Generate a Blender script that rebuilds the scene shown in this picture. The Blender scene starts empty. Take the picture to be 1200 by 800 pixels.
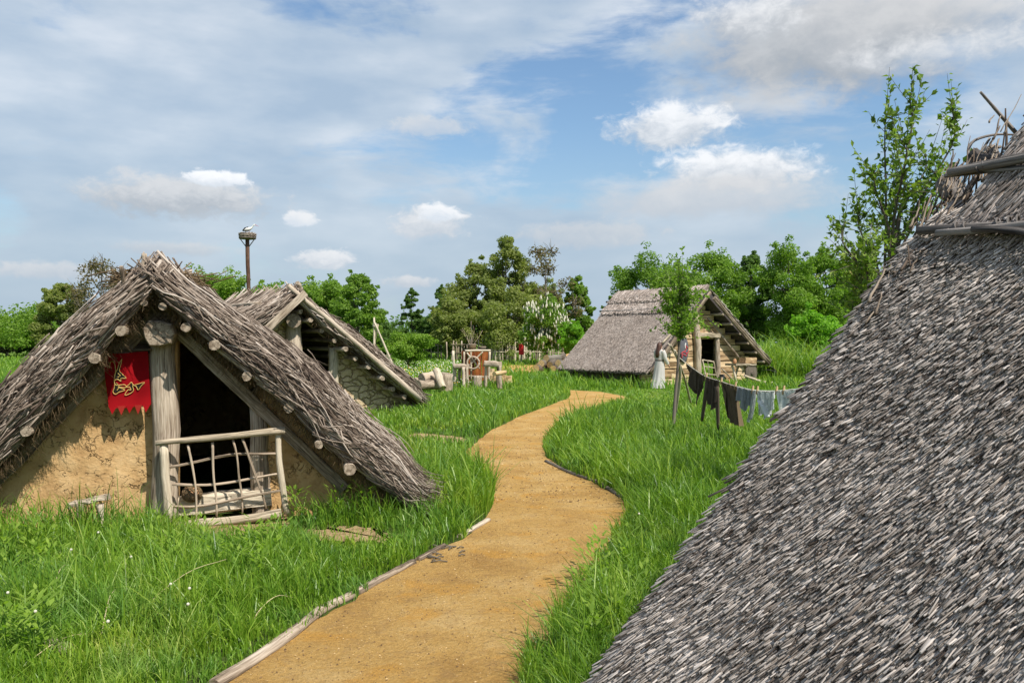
import bpy, math
import numpy as np
from mathutils import Vector
R = math.radians
sc = bpy.context.scene
col = sc.collection
# ------------------------------------------------------------------ camera
cd = bpy.data.cameras.new('camera'); cam = bpy.data.objects.new('camera', cd); col.objects.link(cam)
cam.location = (0, 0, 1.7); cam.rotation_euler = (R(90), 0, 0)
cd.sensor_width = 36; cd.lens = 30; cd.clip_start = 0.05; cd.clip_end = 3000
sc.camera = cam
# ------------------------------------------------------------------ exposure
sc.view_settings.view_transform = 'Standard'; sc.view_settings.look = 'None'
sc.view_settings.exposure = 0.38; sc.view_settings.gamma = 1.0
sc.view_settings.use_curve_mapping = False
sc.cycles.max_bounces = 6; sc.cycles.transparent_max_bounces = 4
# ------------------------------------------------------------------ sun
SUN = Vector((0.45, -0.48, 0.86)).normalized()
ld = bpy.data.lights.new('sun', 'SUN'); ld.energy = 4.7; ld.angle = R(0.55); ld.color = (1.0, 0.95, 0.87)
lo = bpy.data.objects.new('sun', ld); col.objects.link(lo)
lo.rotation_euler = SUN.to_track_quat('Z', 'Y').to_euler(); lo.location = (10, -10, 20)

# ------------------------------------------------------------------ node helper
class G:
    def __init__(s, tree): s.t = tree; tree.nodes.clear()
    def n(s, typ, **kw):
        nd = s.t.nodes.new(typ)
        for k, v in kw.items(): setattr(nd, k, v)
        return nd
    def put(s, sock, v):
        if v is None: return
        if isinstance(v, bpy.types.NodeSocket): s.t.links.new(v, sock)
        else: sock.default_value = v
    def m(s, op, a, b=None, c=None, clamp=False):
        nd = s.n('ShaderNodeMath', operation=op, use_clamp=clamp)
        for i, v in enumerate((a, b, c)): s.put(nd.inputs[i], v)
        return nd.outputs[0]
    def vm(s, op, a, b=None):
        nd = s.n('ShaderNodeVectorMath', operation=op); s.put(nd.inputs[0], a); s.put(nd.inputs[1], b); return nd.outputs[0]
    def noise(s, vec, scale, detail=4, rough=0.55, dist=0.0, out=0):
        nd = s.n('ShaderNodeTexNoise'); s.put(nd.inputs['Vector'], vec)
        nd.inputs['Scale'].default_value = scale; nd.inputs['Detail'].default_value = detail
        nd.inputs['Roughness'].default_value = rough; nd.inputs['Distortion'].default_value = dist
        return nd.outputs[out]
    def voro(s, vec, scale, feature='F1', out='Distance', rnd=1.0):
        nd = s.n('ShaderNodeTexVoronoi', feature=feature); s.put(nd.inputs['Vector'], vec)
        nd.inputs['Scale'].default_value = scale; nd.inputs['Randomness'].default_value = rnd
        return nd.outputs[out]
    def ramp(s, fac, stops):
        nd = s.n('ShaderNodeValToRGB'); s.put(nd.inputs[0], fac); cr = nd.color_ramp
        while len(cr.elements) < len(stops): cr.elements.new(0.5)
        for e, (p, c) in zip(cr.elements, stops):
            e.position = p; e.color = (*c, 1) if len(c) == 3 else c
        return nd.outputs[0]
    def mix(s, f, a, b, mode='MIX'):
        nd = s.n('ShaderNodeMix', data_type='RGBA', blend_type=mode); s.put(nd.inputs[0], f)
        for i, v in ((6, a), (7, b)):
            if isinstance(v, tuple) and len(v) == 3: v = (*v, 1)
            s.put(nd.inputs[i], v)
        return nd.outputs[2]
    def mr(s, v, a, b, c=0.0, d=1.0, smooth=True):
        nd = s.n('ShaderNodeMapRange'); nd.interpolation_type = 'SMOOTHSTEP' if smooth else 'LINEAR'
        s.put(nd.inputs[0], v)
        for i, x in enumerate((a, b, c, d)): s.put(nd.inputs[i + 1], x)
        return nd.outputs[0]
    def attr(s, name, out='Fac'):
        nd = s.n('ShaderNodeAttribute', attribute_name=name); return nd.outputs[out]
    def obj(s): return s.n('ShaderNodeTexCoord').outputs['Object']
    def pos(s): return s.n('ShaderNodeNewGeometry').outputs['Position']
    def bump(s, h, strength, dist):
        nd = s.n('ShaderNodeBump'); s.put(nd.inputs['Height'], h)
        nd.inputs['Strength'].default_value = strength; nd.inputs['Distance'].default_value = dist
        return nd.outputs[0]
    def bsdf(s, colr, rough=0.8, normal=None, spec=0.3, transl=None, metal=0):
        b = s.n('ShaderNodeBsdfPrincipled')
        if isinstance(colr, tuple) and len(colr) == 3: colr = (*colr, 1)
        s.put(b.inputs['Base Color'], colr); s.put(b.inputs['Roughness'], rough)
        b.inputs['Specular IOR Level'].default_value = spec; b.inputs['Metallic'].default_value = metal
        if normal is not None: s.put(b.inputs['Normal'], normal)
        o = s.n('ShaderNodeOutputMaterial'); res = b.outputs[0]
        if transl is not None:
            t = s.n('ShaderNodeBsdfTranslucent'); s.put(t.inputs[0], transl[0] if not isinstance(transl[0], tuple) else (*transl[0], 1))
            mx = s.n('ShaderNodeMixShader'); mx.inputs[0].default_value = transl[1]
            s.t.links.new(res, mx.inputs[1]); s.t.links.new(t.outputs[0], mx.inputs[2]); res = mx.outputs[0]
        s.t.links.new(res, o.inputs[0])

# ------------------------------------------------------------------ world: sky and clouds by direction
w = bpy.data.worlds.new('World'); sc.world = w; w.use_nodes = True
g = G(w.node_tree)
sky = g.n('ShaderNodeTexSky'); sky.sky_type = 'NISHITA'; sky.sun_disc = False
sky.sun_elevation = math.asin(SUN.z); sky.sun_rotation = math.atan2(SUN.x, SUN.y)
sky.air_density = 1.3; sky.dust_density = 0.6; sky.ozone_density = 2.2
STR = 0.105
direc = g.n('ShaderNodeTexCoord').outputs['Generated']
sep = g.n('ShaderNodeSeparateXYZ'); g.put(sep.inputs[0], direc)
az = g.m('MULTIPLY', g.m('ARCTAN2', sep.outputs[0], sep.outputs[1]), 57.2958)
el = g.m('MULTIPLY', g.m('ARCSINE', sep.outputs[2]), 57.2958)
def comb(a, b, c=0.0):
    nd = g.n('ShaderNodeCombineXYZ'); g.put(nd.inputs[0], a); g.put(nd.inputs[1], b); g.put(nd.inputs[2], c); return nd.outputs[0]
# layered thin cloud: stretched along the horizon, tighter towards it
pv = comb(g.m('MULTIPLY', az, 0.055), g.m('MULTIPLY', el, 0.13), 3.1)
n1 = g.noise(pv, 1.6, 8, 0.56, 0.5)
n2 = g.noise(comb(g.m('MULTIPLY', az, 0.05), g.m('MULTIPLY', el, 0.17), 9.7), 4.2, 7, 0.6, 0.3)
def gaus(ca, ce, ra, re):
    dx = g.m('DIVIDE', g.m('SUBTRACT', az, ca), ra); dy = g.m('DIVIDE', g.m('SUBTRACT', el, ce), re)
    return g.m('EXPONENT', g.m('MULTIPLY', g.m('ADD', g.m('MULTIPLY', dx, dx), g.m('MULTIPLY', dy, dy)), -1.0))
def pxa(x, y):
    a = math.atan2(x - 600, 1000); return math.degrees(a), math.degrees(math.atan((400 - y) / 1000 * math.cos(a)))
cov = g.m('ADD', g.m('MULTIPLY', n1, 0.75), g.m('MULTIPLY', n2, 0.40))
for (x, y, rx, ry, k) in ((250, 130, 330, 120, .16), (60, 90, 220, 160, .09), (520, 330, 700, 60, .10), (690, 130, 140, 90, -.20), (1000, 195, 160, 70, -.16),
                          (560, 205, 150, 40, -.06), (330, 5, 90, 25, -.12), (90, 15, 60, 25, -.08), (840, 250, 230, 45, .12), (560, 45, 130, 60, .08), (1130, 330, 200, 100, -.02)):
    a, e = pxa(x, y)
    cov = g.m('ADD', cov, g.m('MULTIPLY', gaus(a, e, rx * .055, ry * .055), k))
thin = g.mr(cov, 0.43, 0.66)
greyn = g.noise(comb(g.m('MULTIPLY', az, 0.05), g.m('MULTIPLY', el, 0.14), 21.0), 2.3, 5, 0.5)
thincol = g.ramp(greyn, [(0.33, (0.38, 0.48, 0.60)), (0.52, (0.50, 0.58, 0.67)), (0.70, (0.66, 0.71, 0.77))])
skyc = g.vm('MULTIPLY', sky.outputs[0], (STR * 0.92, STR * 1.04, STR * 1.15))
base = g.mix(g.m('MULTIPLY', thin, 0.86), skyc, thincol)
hz = g.mr(el, 0.0, 15.0, 0.72, 0.0)
base = g.mix(hz, base, (0.37, 0.47, 0.575))
# heaped clouds: (x, y, rx, ry, white, grey, softness, strength)
cn = g.noise(comb(g.m('MULTIPLY', az, 0.10), g.m('MULTIPLY', el, 0.16), 5.0), 3.4, 9, 0.58, 0.25)
cnn = g.m('SUBTRACT', cn, 0.5)
cf = g.m('SUBTRACT', g.noise(comb(g.m('MULTIPLY', az, 0.10), g.m('MULTIPLY', el, 0.15), 15.0), 9.5, 8, 0.62, 0.4), 0.5)
clouds = [(1100, 10, 250, 78, .80, .46, .9, .95), (980, 46, 225, 88, .60, .40, .6, .97), (880, 18, 80, 48, .82, .46, .7, .8), (1110, 58, 130, 30, .80, .60, .9, .7), (900, 120, 120, 34, .60, .55, .9, .6), (788, 148, 94, 33, .87, .58, .55, .95), (864, 200, 108, 36, .87, .56, .55, .95), (840, 232, 190, 36, .64, .54, .6, .75),
          (215, 232, 135, 34, .66, .44, .55, .85), (255, 210, 48, 12, .92, .70, .4, .9), (350, 257, 26, 12, .80, .70, .4, .9),
          (505, 262, 60, 26, .74, .58, .5, .85), (515, 250, 30, 16, .86, .72, .5, .9), (380, 304, 48, 18, .78, .60, .5, .9), (480, 330, 40, 10, .68, .56, .5, .8),
          (70, 318, 90, 14, .66, .56, .5, .7), (500, 150, 60, 18, .66, .6, .6, .6), (690, 275, 120, 22, .62, .54, .6, .6), (200, 292, 90, 12, .62, .52, .6, .6), (-380, 150, 180, 60, .85, .5, .4, .9), (1500, 120, 180, 60, .9, .55, .4, .9), (1340, 260, 90, 30, .9, .55, .4, .9)]
for (x, y, rx, ry, wt, gy, soft, st) in clouds:
    a, e = pxa(x, y); ra, re = rx * .053, ry * .053
    dx = g.m('DIVIDE', g.m('SUBTRACT', az, a), ra); dy = g.m('DIVIDE', g.m('SUBTRACT', el, e), re)
    dyb = g.m('MULTIPLY', dy, g.mr(dy, -0.1, 0.1, 1.15, 1.0))
    r = g.m('SQRT', g.m('ADD', g.m('MULTIPLY', dx, dx), g.m('MULTIPLY', dyb, dyb)))
    v = g.m('ADD', g.m('SUBTRACT', 1.0, r), g.m('ADD', g.m('MULTIPLY', cnn, 1.1 if rx > 60 else .5), g.m('MULTIPLY', cf, 1.5 if rx < 80 else (1.0 if rx < 150 else .35))))
    mask = g.m('MULTIPLY', g.mr(v, 0.0, soft), st)
    sh = g.mr(g.m('ADD', g.m('ADD', dy, g.m('MULTIPLY', dx, 0.15)), g.m('ADD', g.m('MULTIPLY', cnn, 1.6), g.m('MULTIPLY', cf, 1.8 if rx < 150 else .6))), -0.75, 0.75)
    cc = g.mix(sh, (gy * .87, gy * .96, gy * 1.07), (wt * .97, wt * .99, wt * 1.02))
    base = g.mix(mask, base, cc)
below = g.mr(el, -3.0, 0.0)
base = g.mix(below, (0.10, 0.12, 0.07), base)
bg = g.n('ShaderNodeBackground'); g.put(bg.inputs[0], base); bg.inputs[1].default_value = 0.88
wo = g.n('ShaderNodeOutputWorld'); w.node_tree.links.new(bg.outputs[0], wo.inputs[0])

# ------------------------------------------------------------------ mesh helpers
def rng(seed): return np.random.default_rng(seed)
class MB:
    def __init__(s): s.V = []; s.F = []; s.TC = []; s.RN = []; s.n = 0
    def add(s, V, faces, tc=None, rnd=0.5, mat=0, smooth=False):
        """faces: list of (array[n,k], mat, smooth) or one array"""
        V = np.asarray(V, float).reshape(-1, 3)
        if not isinstance(faces, list): faces = [(faces, mat, smooth)]
        for f, mt, sm in faces:
            f = np.asarray(f, np.int64)
            if len(f): s.F.append((f + s.n, mt, sm))
        s.V.append(V); s.TC.append(V if tc is None else tc)
        s.RN.append(np.full(len(V), rnd, float) if np.isscalar(rnd) else rnd); s.n += len(V)
    def build(s, name, mats, parent=None, loc=None, origin=None):
        V = np.concatenate(s.V); me = bpy.data.meshes.new(name)
        if parent is not None: o0 = world_loc(parent)
        elif loc is not None: o0 = np.array(loc, float)
        else: o0 = np.array([(V[:, 0].min() + V[:, 0].max()) / 2, (V[:, 1].min() + V[:, 1].max()) / 2, V[:, 2].min()])
        V2 = (V - o0).astype(np.float32)
        me.vertices.add(len(V2)); me.vertices.foreach_set('co', V2.ravel())
        loops = np.concatenate([f.ravel() for f, _, _ in s.F]); tot = np.concatenate([np.full(len(f), f.shape[1]) for f, _, _ in s.F])
        me.loops.add(len(loops)); me.loops.foreach_set('vertex_index', loops.astype(np.int32))
        me.polygons.add(len(tot)); st = np.concatenate([[0], np.cumsum(tot)[:-1]])
        me.polygons.foreach_set('loop_start', st.astype(np.int32)); me.polygons.foreach_set('loop_total', tot.astype(np.int32))
        me.polygons.foreach_set('material_index', np.concatenate([np.full(len(f), m) for f, m, _ in s.F]).astype(np.int32))
        me.polygons.foreach_set('use_smooth', np.concatenate([np.full(len(f), bool(q)) for f, _, q in s.F]))
        a = me.attributes.new('tc', 'FLOAT_VECTOR', 'POINT'); a.data.foreach_set('vector', np.concatenate(s.TC).astype(np.float32).ravel())
        a = me.attributes.new('rnd', 'FLOAT', 'POINT'); a.data.foreach_set('value', np.concatenate(s.RN).astype(np.float32))
        me.update(calc_edges=True)
        for m in (mats if isinstance(mats, (list, tuple)) else [mats]): me.materials.append(m)
        o = bpy.data.objects.new(name, me); col.objects.link(o)
        if parent is not None: o.parent = parent
        else: o.location = o0
        return o
def world_loc(o):
    l = np.array(o.location, float)
    return l + world_loc(o.parent) if o.parent is not None else l
def tag(o, label=None, cat=None, group=None, kind=None):
    if label: o['label'] = label
    if cat: o['category'] = cat
    if group: o['group'] = group
    if kind: o['kind'] = kind
    return o
def thing(name, loc, label, cat, group=None):
    o = bpy.data.objects.new(name, None); col.objects.link(o); o.location = loc; o.empty_display_size = .3
    return tag(o, label, cat, group)
def nrm(v): return v / np.maximum(np.linalg.norm(v, axis=-1, keepdims=True), 1e-9)
def tubes(mb, P, Rr, sides=6, mat=0, cap=None, rnd=None, smooth=True, jit=0.0, rg=None, flat=1.0, ends=True):
    """P [n,m,3] centre lines, Rr [n,m] radii"""
    P = np.asarray(P, float)
    if P.ndim == 2: P = P[None]
    n, m, _ = P.shape; Rr = np.broadcast_to(np.asarray(Rr, float), (n, m))
    T = nrm(np.gradient(P, axis=1)); D = nrm(P[:, -1] - P[:, 0])
    ref = np.where(np.abs(D[:, 2:3]) > 0.8, np.array([[1.0, 0.13, 0]]), np.array([[0.0, 0.0, 1.0]]))[:, None, :]
    U = nrm(np.cross(T, np.broadcast_to(ref, T.shape))); W = np.cross(U, T)
    rg = rg or rng(n * 7 + m)
    if rnd is None: rnd = rg.random(n)
    ph = rg.random(n) * 6.28 if n > 1 else np.zeros(1)
    an = np.arange(sides) / sides * 2 * np.pi
    A = an[None, None, :] + ph[:, None, None]
    RR = Rr[:, :, None] * np.ones(sides)
    if jit:
        RR = RR * (1 + jit * (0.6 * rg.standard_normal((n, 1, sides)) + 0.5 * rg.standard_normal((n, m, sides))))
    V = P[:, :, None, :] + RR[..., None] * (np.cos(A)[..., None] * U[:, :, None, :] + flat * np.sin(A)[..., None] * W[:, :, None, :])
    L = np.concatenate([np.zeros((n, 1)), np.cumsum(np.linalg.norm(np.diff(P, axis=1), axis=2), axis=1)], 1)
    rn = np.asarray(rnd, float).reshape(n) if not np.isscalar(rnd) else np.full(n, rnd)
    tc = np.stack([np.cos(an)[None, None, :] * Rr[:, :, None] + rn[:, None, None] * 31, np.sin(an)[None, None, :] * Rr[:, :, None] + rn[:, None, None] * 17, np.broadcast_to(L[:, :, None], (n, m, sides))], -1)
    idx = np.arange(n * m * sides).reshape(n, m, sides)
    a = idx[:, :-1, :]; b = np.roll(idx, -1, 2)[:, :-1, :]; c = np.roll(idx, -1, 2)[:, 1:, :]; d = idx[:, 1:, :]
    quads = np.stack([a, b, c, d], -1).reshape(-1, 4)
    F = [(quads, mat, smooth)]
    if ends:
        cm = mat if cap is None else cap
        F += [(idx[:, 0, ::-1], cm, False), (idx[:, -1, :], cm, False)]
    mb.add(V, F, tc.reshape(-1, 3), np.repeat(rn, m * sides))
def log(mb, a, b, r0, r1=None, bend=0.0, m=9, sides=12, mat=0, cap=1, seed=1, jit=0.04, rnd=None):
    a, b = np.array(a, float), np.array(b, float); rg = rng(seed); r1 = r0 if r1 is None else r1
    t = np.linspace(0, 1, m); P = a + (b - a) * t[:, None]; L = np.linalg.norm(b - a)
    off = np.zeros((m, 3))
    for k in (1, 2, 3): off += np.sin(np.pi * k * t)[:, None] * rg.standard_normal(3) * bend * L / k ** 1.3
    off += rg.standard_normal((m, 3)) * min(r0, r1) * 0.05
    Rr = (r0 + (r1 - r0) * t) * (1 + 0.05 * np.sin(t * 9 + rg.random() * 6))
    tubes(mb, (P + off)[None], Rr[None], sides, mat, cap, rnd=np.array([rg.random() if rnd is None else rnd]), jit=jit, rg=rg)
def curve(pts, m):
    """Catmull-Rom through pts"""
    P = np.array(pts, float); Q = np.concatenate([[2 * P[0] - P[1]], P, [2 * P[-1] - P[-2]]]); n = len(P) - 1
    out = []
    for t in np.linspace(0, n, m):
        i = min(int(t), n - 1); f = t - i; p0, p1, p2, p3 = Q[i:i + 4]
        out.append(0.5 * (2 * p1 + (p2 - p0) * f + (2 * p0 - 5 * p1 + 4 * p2 - p3) * f * f + (3 * p1 - p0 - 3 * p2 + p3) * f ** 3))
    return np.array(out)
def beam(mb, a, b, hw, hh, up=(0, 0, 1), mat=0, cap=None, m=6, ch=0.2, seed=1, rough=0.04, rnd=None, taper=1.0):
    """squared timber with chamfered, slightly uneven edges"""
    a, b = np.array(a, float), np.array(b, float); rg = rng(seed); d = nrm(b - a)
    s = nrm(np.cross(d, np.array(up, float))); u = np.cross(s, d); t = np.linspace(0, 1, m)
    P = a + (b - a) * t[:, None]; c = ch * min(hw, hh)
    sec = np.array([(hw, -hh + c), (hw, hh - c), (hw - c, hh), (-hw + c, hh), (-hw, hh - c), (-hw, -hh + c), (-hw + c, -hh), (hw - c, -hh)])
    sc_ = (1 + (taper - 1) * t)[:, None, None]
    S = sec[None] * sc_ + rg.standard_normal((m, 8, 2)) * rough * min(hw, hh)
    V = P[:, None, :] + S[..., :1] * s + S[..., 1:] * u
    rn = rg.random() if rnd is None else rnd; L = np.linalg.norm(b - a)
    tc = np.stack([S[..., 0] + rn * 31, S[..., 1] + rn * 17, np.broadcast_to((t * L)[:, None], (m, 8))], -1)
    idx = np.arange(m * 8).reshape(m, 8)
    q = np.stack([idx[:-1], np.roll(idx, -1, 1)[:-1], np.roll(idx, -1, 1)[1:], idx[1:]], -1).reshape(-1, 4)
    cm = mat if cap is None else cap
    mb.add(V, [(q[:, ::-1], mat, False), (idx[0:1], cm, False), (idx[-1:, ::-1], cm, False)], tc.reshape(-1, 3), rn)
def slab(mb, poly, thick, mat=0, rnd=0.5):
    """polygon (list of 3D points) extruded by vector thick"""
    P = np.array(poly, float); n = len(P); th = np.array(thick, float); V = np.concatenate([P, P + th])
    i = np.arange(n); j = (i + 1) % n
    mb.add(V, [(i[None, ::-1], mat, False), ((i + n)[None], mat, False), (np.stack([i, j, j + n, i + n], 1), mat, False)], None, rnd)
def rings(mb, Rg, mat=0, smooth=True, rnd=0.5, caps=True, closed=True):
    """Rg [m,k,3] rings joined in order"""
    Rg = np.array(Rg, float); m, k, _ = Rg.shape; idx = np.arange(m * k).reshape(m, k)
    if closed: q = np.stack([idx[:-1], np.roll(idx, -1, 1)[:-1], np.roll(idx, -1, 1)[1:], idx[1:]], -1).reshape(-1, 4)
    else: q = np.stack([idx[:-1, :-1], idx[:-1, 1:], idx[1:, 1:], idx[1:, :-1]], -1).reshape(-1, 4)
    F = [(q, mat, smooth)]
    if caps: F += [(idx[0:1, ::-1], mat, False), (idx[-1:], mat, False)]
    mb.add(Rg.reshape(-1, 3), F, None, rnd)
def leafs(mb, C, N, L, W, rg, mat=0, rnd=None, A=None):
    n = len(C); N = nrm(N)
    if A is None: A = rg.standard_normal((n, 3))
    A = nrm(A - (A * N).sum(1, keepdims=True) * N); B = np.cross(N, A)
    L = np.broadcast_to(L, n)[:, None]; W = np.broadcast_to(W, n)[:, None]
    V = np.stack([C - A * L / 2, C + B * W / 2 - A * L * .05, C + A * L / 2, C - B * W / 2 - A * L * .05], 1)
    f = np.arange(n * 4).reshape(n, 4); rn = rg.random(n) if rnd is None else rnd
    mb.add(V, [(f, mat, False)], None, np.repeat(rn, 4))
CAMZ = 1.7
def pix(px, py, Y): return np.array([(px - 600) / 1000 * Y, Y, CAMZ - (py - 400) / 1000 * Y])
def gnd(px, py, z=0.0):
    Y = (CAMZ - z) * 1000 / (py - 400); return np.array([(px - 600) / 1000 * Y, Y, z])
class Fac:
    """upright reference plane of a gable: u along it, w out of it, z up"""
    def __init__(s, x, y, deg):
        a = R(deg); s.O = np.array([x, y]); s.T = np.array([math.cos(a), math.sin(a)]); s.N = np.array([math.sin(a), -math.cos(a)])
    def P(s, u, w, z):
        u, w, z = np.broadcast_arrays(np.asarray(u, float), w, z)
        return np.stack([s.O[0] + s.T[0] * u + s.N[0] * w, s.O[1] + s.T[1] * u + s.N[1] * w, z], -1)
    def uz(s, px, py, w=0.0):
        a = (px - 600) / 1000; k = (s.O @ s.N + w) / (a * s.N[0] + s.N[1]); p = np.array([a * k, k]) - s.O
        return float(p @ s.T), CAMZ - (py - 400) / 1000 * k
    def px(s, px, py, w=0.0):
        u, z = s.uz(px, py, w); return s.P(u, w, z)
# ------------------------------------------------------------------ materials
MATS = {}
def newmat(name):
    m = bpy.data.materials.new(name); m.use_nodes = True; MATS[name] = m; return m, G(m.node_tree)
def wood(name, dark, mid, light, k=1.0, bump=0.4, rough=0.85):
    m, g = newmat(name); tc = g.attr('tc', 'Vector'); rn = g.attr('rnd')
    st = g.noise(g.vm('MULTIPLY', tc, (70 * k, 70 * k, 3.0 * k)), 1.0, 5, 0.6, 0.6)
    bl = g.noise(g.vm('MULTIPLY', tc, (6, 6, 2.0)), 1.0, 3)
    ck = g.mr(g.noise(g.vm('MULTIPLY', tc, (38 * k, 38 * k, 1.3 * k)), 1.0, 3, .6, 1.0), .60, .655, 1.0, .28)
    f = g.m('ADD', g.m('ADD', g.m('MULTIPLY', st, 0.8), g.m('MULTIPLY', bl, 0.45)), g.m('MULTIPLY', g.m('SUBTRACT', rn, 0.5), 0.28))
    c = g.ramp(f, [(0.42, dark), (0.58, mid), (0.76, light)])
    c = g.mix(ck, (dark[0] * .5, dark[1] * .5, dark[2] * .5), c)
    g.bsdf(c, rough, g.bump(g.m('ADD', st, g.m('MULTIPLY', ck, 1.2)), bump * 1.6, 0.012), 0.2); return m
def endgrain(name, a, b):
    m, g = newmat(name); p = g.obj(); n = g.noise(p, 22, 5, .6); v = g.voro(g.vm('ADD', p, g.vm('MULTIPLY', g.noise(p, 9, 3, .6, 0, 1), (.12, .12, .12))), 17, 'DISTANCE_TO_EDGE')
    c = g.mix(g.mr(v, 0.0, 0.05), (a[0] * .45, a[1] * .45, a[2] * .45), g.ramp(n, [(0.35, a), (0.65, b)]))
    g.bsdf(c, 0.9, g.bump(n, 0.4, 0.01), 0.15); return m
grey_wood = wood('weathered_wood', (.085, .062, .042), (.27, .205, .145), (.52, .43, .33))
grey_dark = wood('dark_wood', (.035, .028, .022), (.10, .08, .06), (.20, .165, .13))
pale_wood = wood('pale_wood', (.20, .16, .11), (.42, .34, .24), (.62, .53, .40))
rod_wood = wood('ridge_rod_wood', (.03, .025, .022), (.11, .095, .085), (.27, .24, .215))
pole_brown = wood('pole_brown_wood', (.06, .03, .02), (.14, .075, .05), (.24, .15, .11), 0.6)
fresh_wood = wood('split_wood', (.26, .16, .07), (.50, .34, .17), (.68, .50, .29), 0.7)
plank_wood = wood('wall_plank_wood', (.17, .105, .05), (.48, .325, .18), (.70, .53, .33), 0.3)
rust_wood = wood('red_brown_wood', (.09, .025, .008), (.26, .075, .02), (.42, .15, .045), 0.5)
twig_wood = wood('twig_wood', (.10, .075, .05), (.27, .20, .14), (.48, .38, .28))
bark = wood('bark', (.03, .025, .018), (.085, .07, .052), (.17, .145, .115), 0.3, 0.6)
bark_far = wood('grey_bark', (.07, .06, .045), (.13, .115, .09), (.22, .195, .16), 0.1)
log_end = endgrain('log_end', (.17, .125, .085), (.44, .36, .27))
log_fresh = endgrain('fresh_log_end', (.42, .29, .12), (.66, .50, .26))
twig_dark = wood('dark_twig_wood', (.05, .035, .025), (.15, .11, .08), (.30, .24, .18))
def stickmat(name, stops, bump=.5, sc1=(90, 90, 5)):
    m, g = newmat(name); tc = g.attr('tc', 'Vector'); rn = g.attr('rnd')
    st = g.noise(g.vm('MULTIPLY', tc, sc1), 1.0, 4, 0.6)
    bl = g.noise(g.obj(), 1.1, 3)
    f = g.m('ADD', g.m('ADD', g.m('MULTIPLY', rn, 0.62), g.m('MULTIPLY', g.m('SUBTRACT', st, 0.5), 0.55)), g.m('MULTIPLY', g.m('SUBTRACT', bl, 0.5), 0.5))
    g.bsdf(g.ramp(f, stops), 0.8, g.bump(st, bump, 0.004), 0.2); return m
brush = stickmat('brushwood', [(0.0, (.045, .03, .022)), (0.22, (.16, .12, .09)), (0.45, (.33, .265, .21)), (0.75, (.62, .54, .46))])
straw = stickmat('old_straw', [(0.0, (.07, .045, .022)), (0.5, (.19, .13, .07)), (1.0, (.36, .27, .16))])
reed = stickmat('weathered_reed', [(0.0, (.055, .040, .031)), (0.15, (.205, .168, .140)), (0.38, (.46, .40, .35)), (0.72, (.78, .69, .62))], .4)
reed_far = stickmat('far_reed', [(0.0, (.15, .12, .10)), (0.4, (.31, .26, .225)), (0.95, (.46, .40, .355))], .3)
reed_cap = stickmat('ridge_reed', [(0.0, (.14, .11, .09)), (0.35, (.34, .28, .24)), (0.8, (.62, .55, .50))], .4)
m, g = newmat('roof_core'); n = g.noise(g.obj(), 30, 5, .7)
g.bsdf(g.ramp(n, [(0.3, (.028, .02, .014)), (0.7, (.09, .07, .052))]), .95, g.bump(n, .8, .03), .1); roof_core = m
m, g = newmat('reed_core'); n = g.noise(g.vm('MULTIPLY', g.obj(), (1, 1, 1)), 45, 5, .7)
g.bsdf(g.ramp(n, [(0.35, (.035, .03, .03)), (0.65, (.15, .13, .125))]), .95, g.bump(n, 1, .03), .1); reed_core = m
m, g = newmat('mud_plaster'); p = g.obj(); n = g.noise(p, 5.5, 6, .62); n2 = g.noise(p, 38, 5, .65)
q = g.vm('ADD', g.vm('MULTIPLY', p, (3.6, 3.6, 9.0)), g.vm('MULTIPLY', g.noise(p, 6, 4, .6, 0, 1), (3.2, 3.2, 3.2)))
cr = g.voro(q, 1.0, 'DISTANCE_TO_EDGE'); gate = g.mr(g.noise(p, 3.6, 3), 0.50, 0.60, 0.0, 1.0)
crack = g.m('SUBTRACT', 1.0, g.m('MULTIPLY', g.m('SUBTRACT', 1.0, g.mr(cr, 0.0, 0.045)), gate))
c = g.ramp(n, [(0.3, (.36, .21, .09)), (0.5, (.52, .33, .15)), (0.72, (.64, .44, .225))])
c = g.mix(g.m('MULTIPLY', g.m('SUBTRACT', 1, crack), 0.75), c, (.13, .075, .03)); c = g.mix(g.mr(n2, .55, .7, 0, .35), c, (.62, .45, .26))
h = g.m('ADD', g.m('MULTIPLY', crack, 1.2), g.m('ADD', g.m('MULTIPLY', n2, .35), g.m('MULTIPLY', n, .9)))
g.bsdf(c, .95, g.bump(h, .8, .03), .1); mud = m
m, g = newmat('stone_mud'); p = g.obj(); n = g.noise(p, 14, 5, .65); q = g.vm('MULTIPLY', p, (3.2, 3.2, 6.5)); q = g.vm('ADD', q, g.vm('MULTIPLY', g.noise(p, 4, 3, .6, 0, 1), (1.2, 1.2, 1.2)))
cr = g.voro(q, 1.0, 'DISTANCE_TO_EDGE'); cell = g.voro(q, 1.0, 'F1', 'Color')
c = g.mix(g.mr(cr, 0.0, 0.09), (.32, .225, .125), g.ramp(n, [(.3, (.44, .32, .18)), (.7, (.68, .54, .35))]))
g.bsdf(c, .95, g.bump(g.m('ADD', g.mr(cr, 0, .12), g.m('MULTIPLY', n, .5)), .9, .05), .1); stone = m
def leafmat(name, stops, tr=.45, rough=.55):
    m, g = newmat(name); rn = g.attr('rnd'); cl = g.noise(g.pos(), .45, 3)
    f = g.m('ADD', g.m('MULTIPLY', rn, .7), g.m('MULTIPLY', g.m('SUBTRACT', cl, .35), .9))
    c = g.ramp(f, stops)
    t = g.mix(1.0, c, (1.5, 1.7, .7), 'MULTIPLY')
    g.bsdf(c, rough, None, .25, (t, tr)); return m
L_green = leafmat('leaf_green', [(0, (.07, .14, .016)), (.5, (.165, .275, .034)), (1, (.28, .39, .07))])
L_light = leafmat('leaf_light', [(0, (.10, .18, .02)), (.5, (.19, .30, .036)), (1, (.30, .41, .07))])
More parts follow.
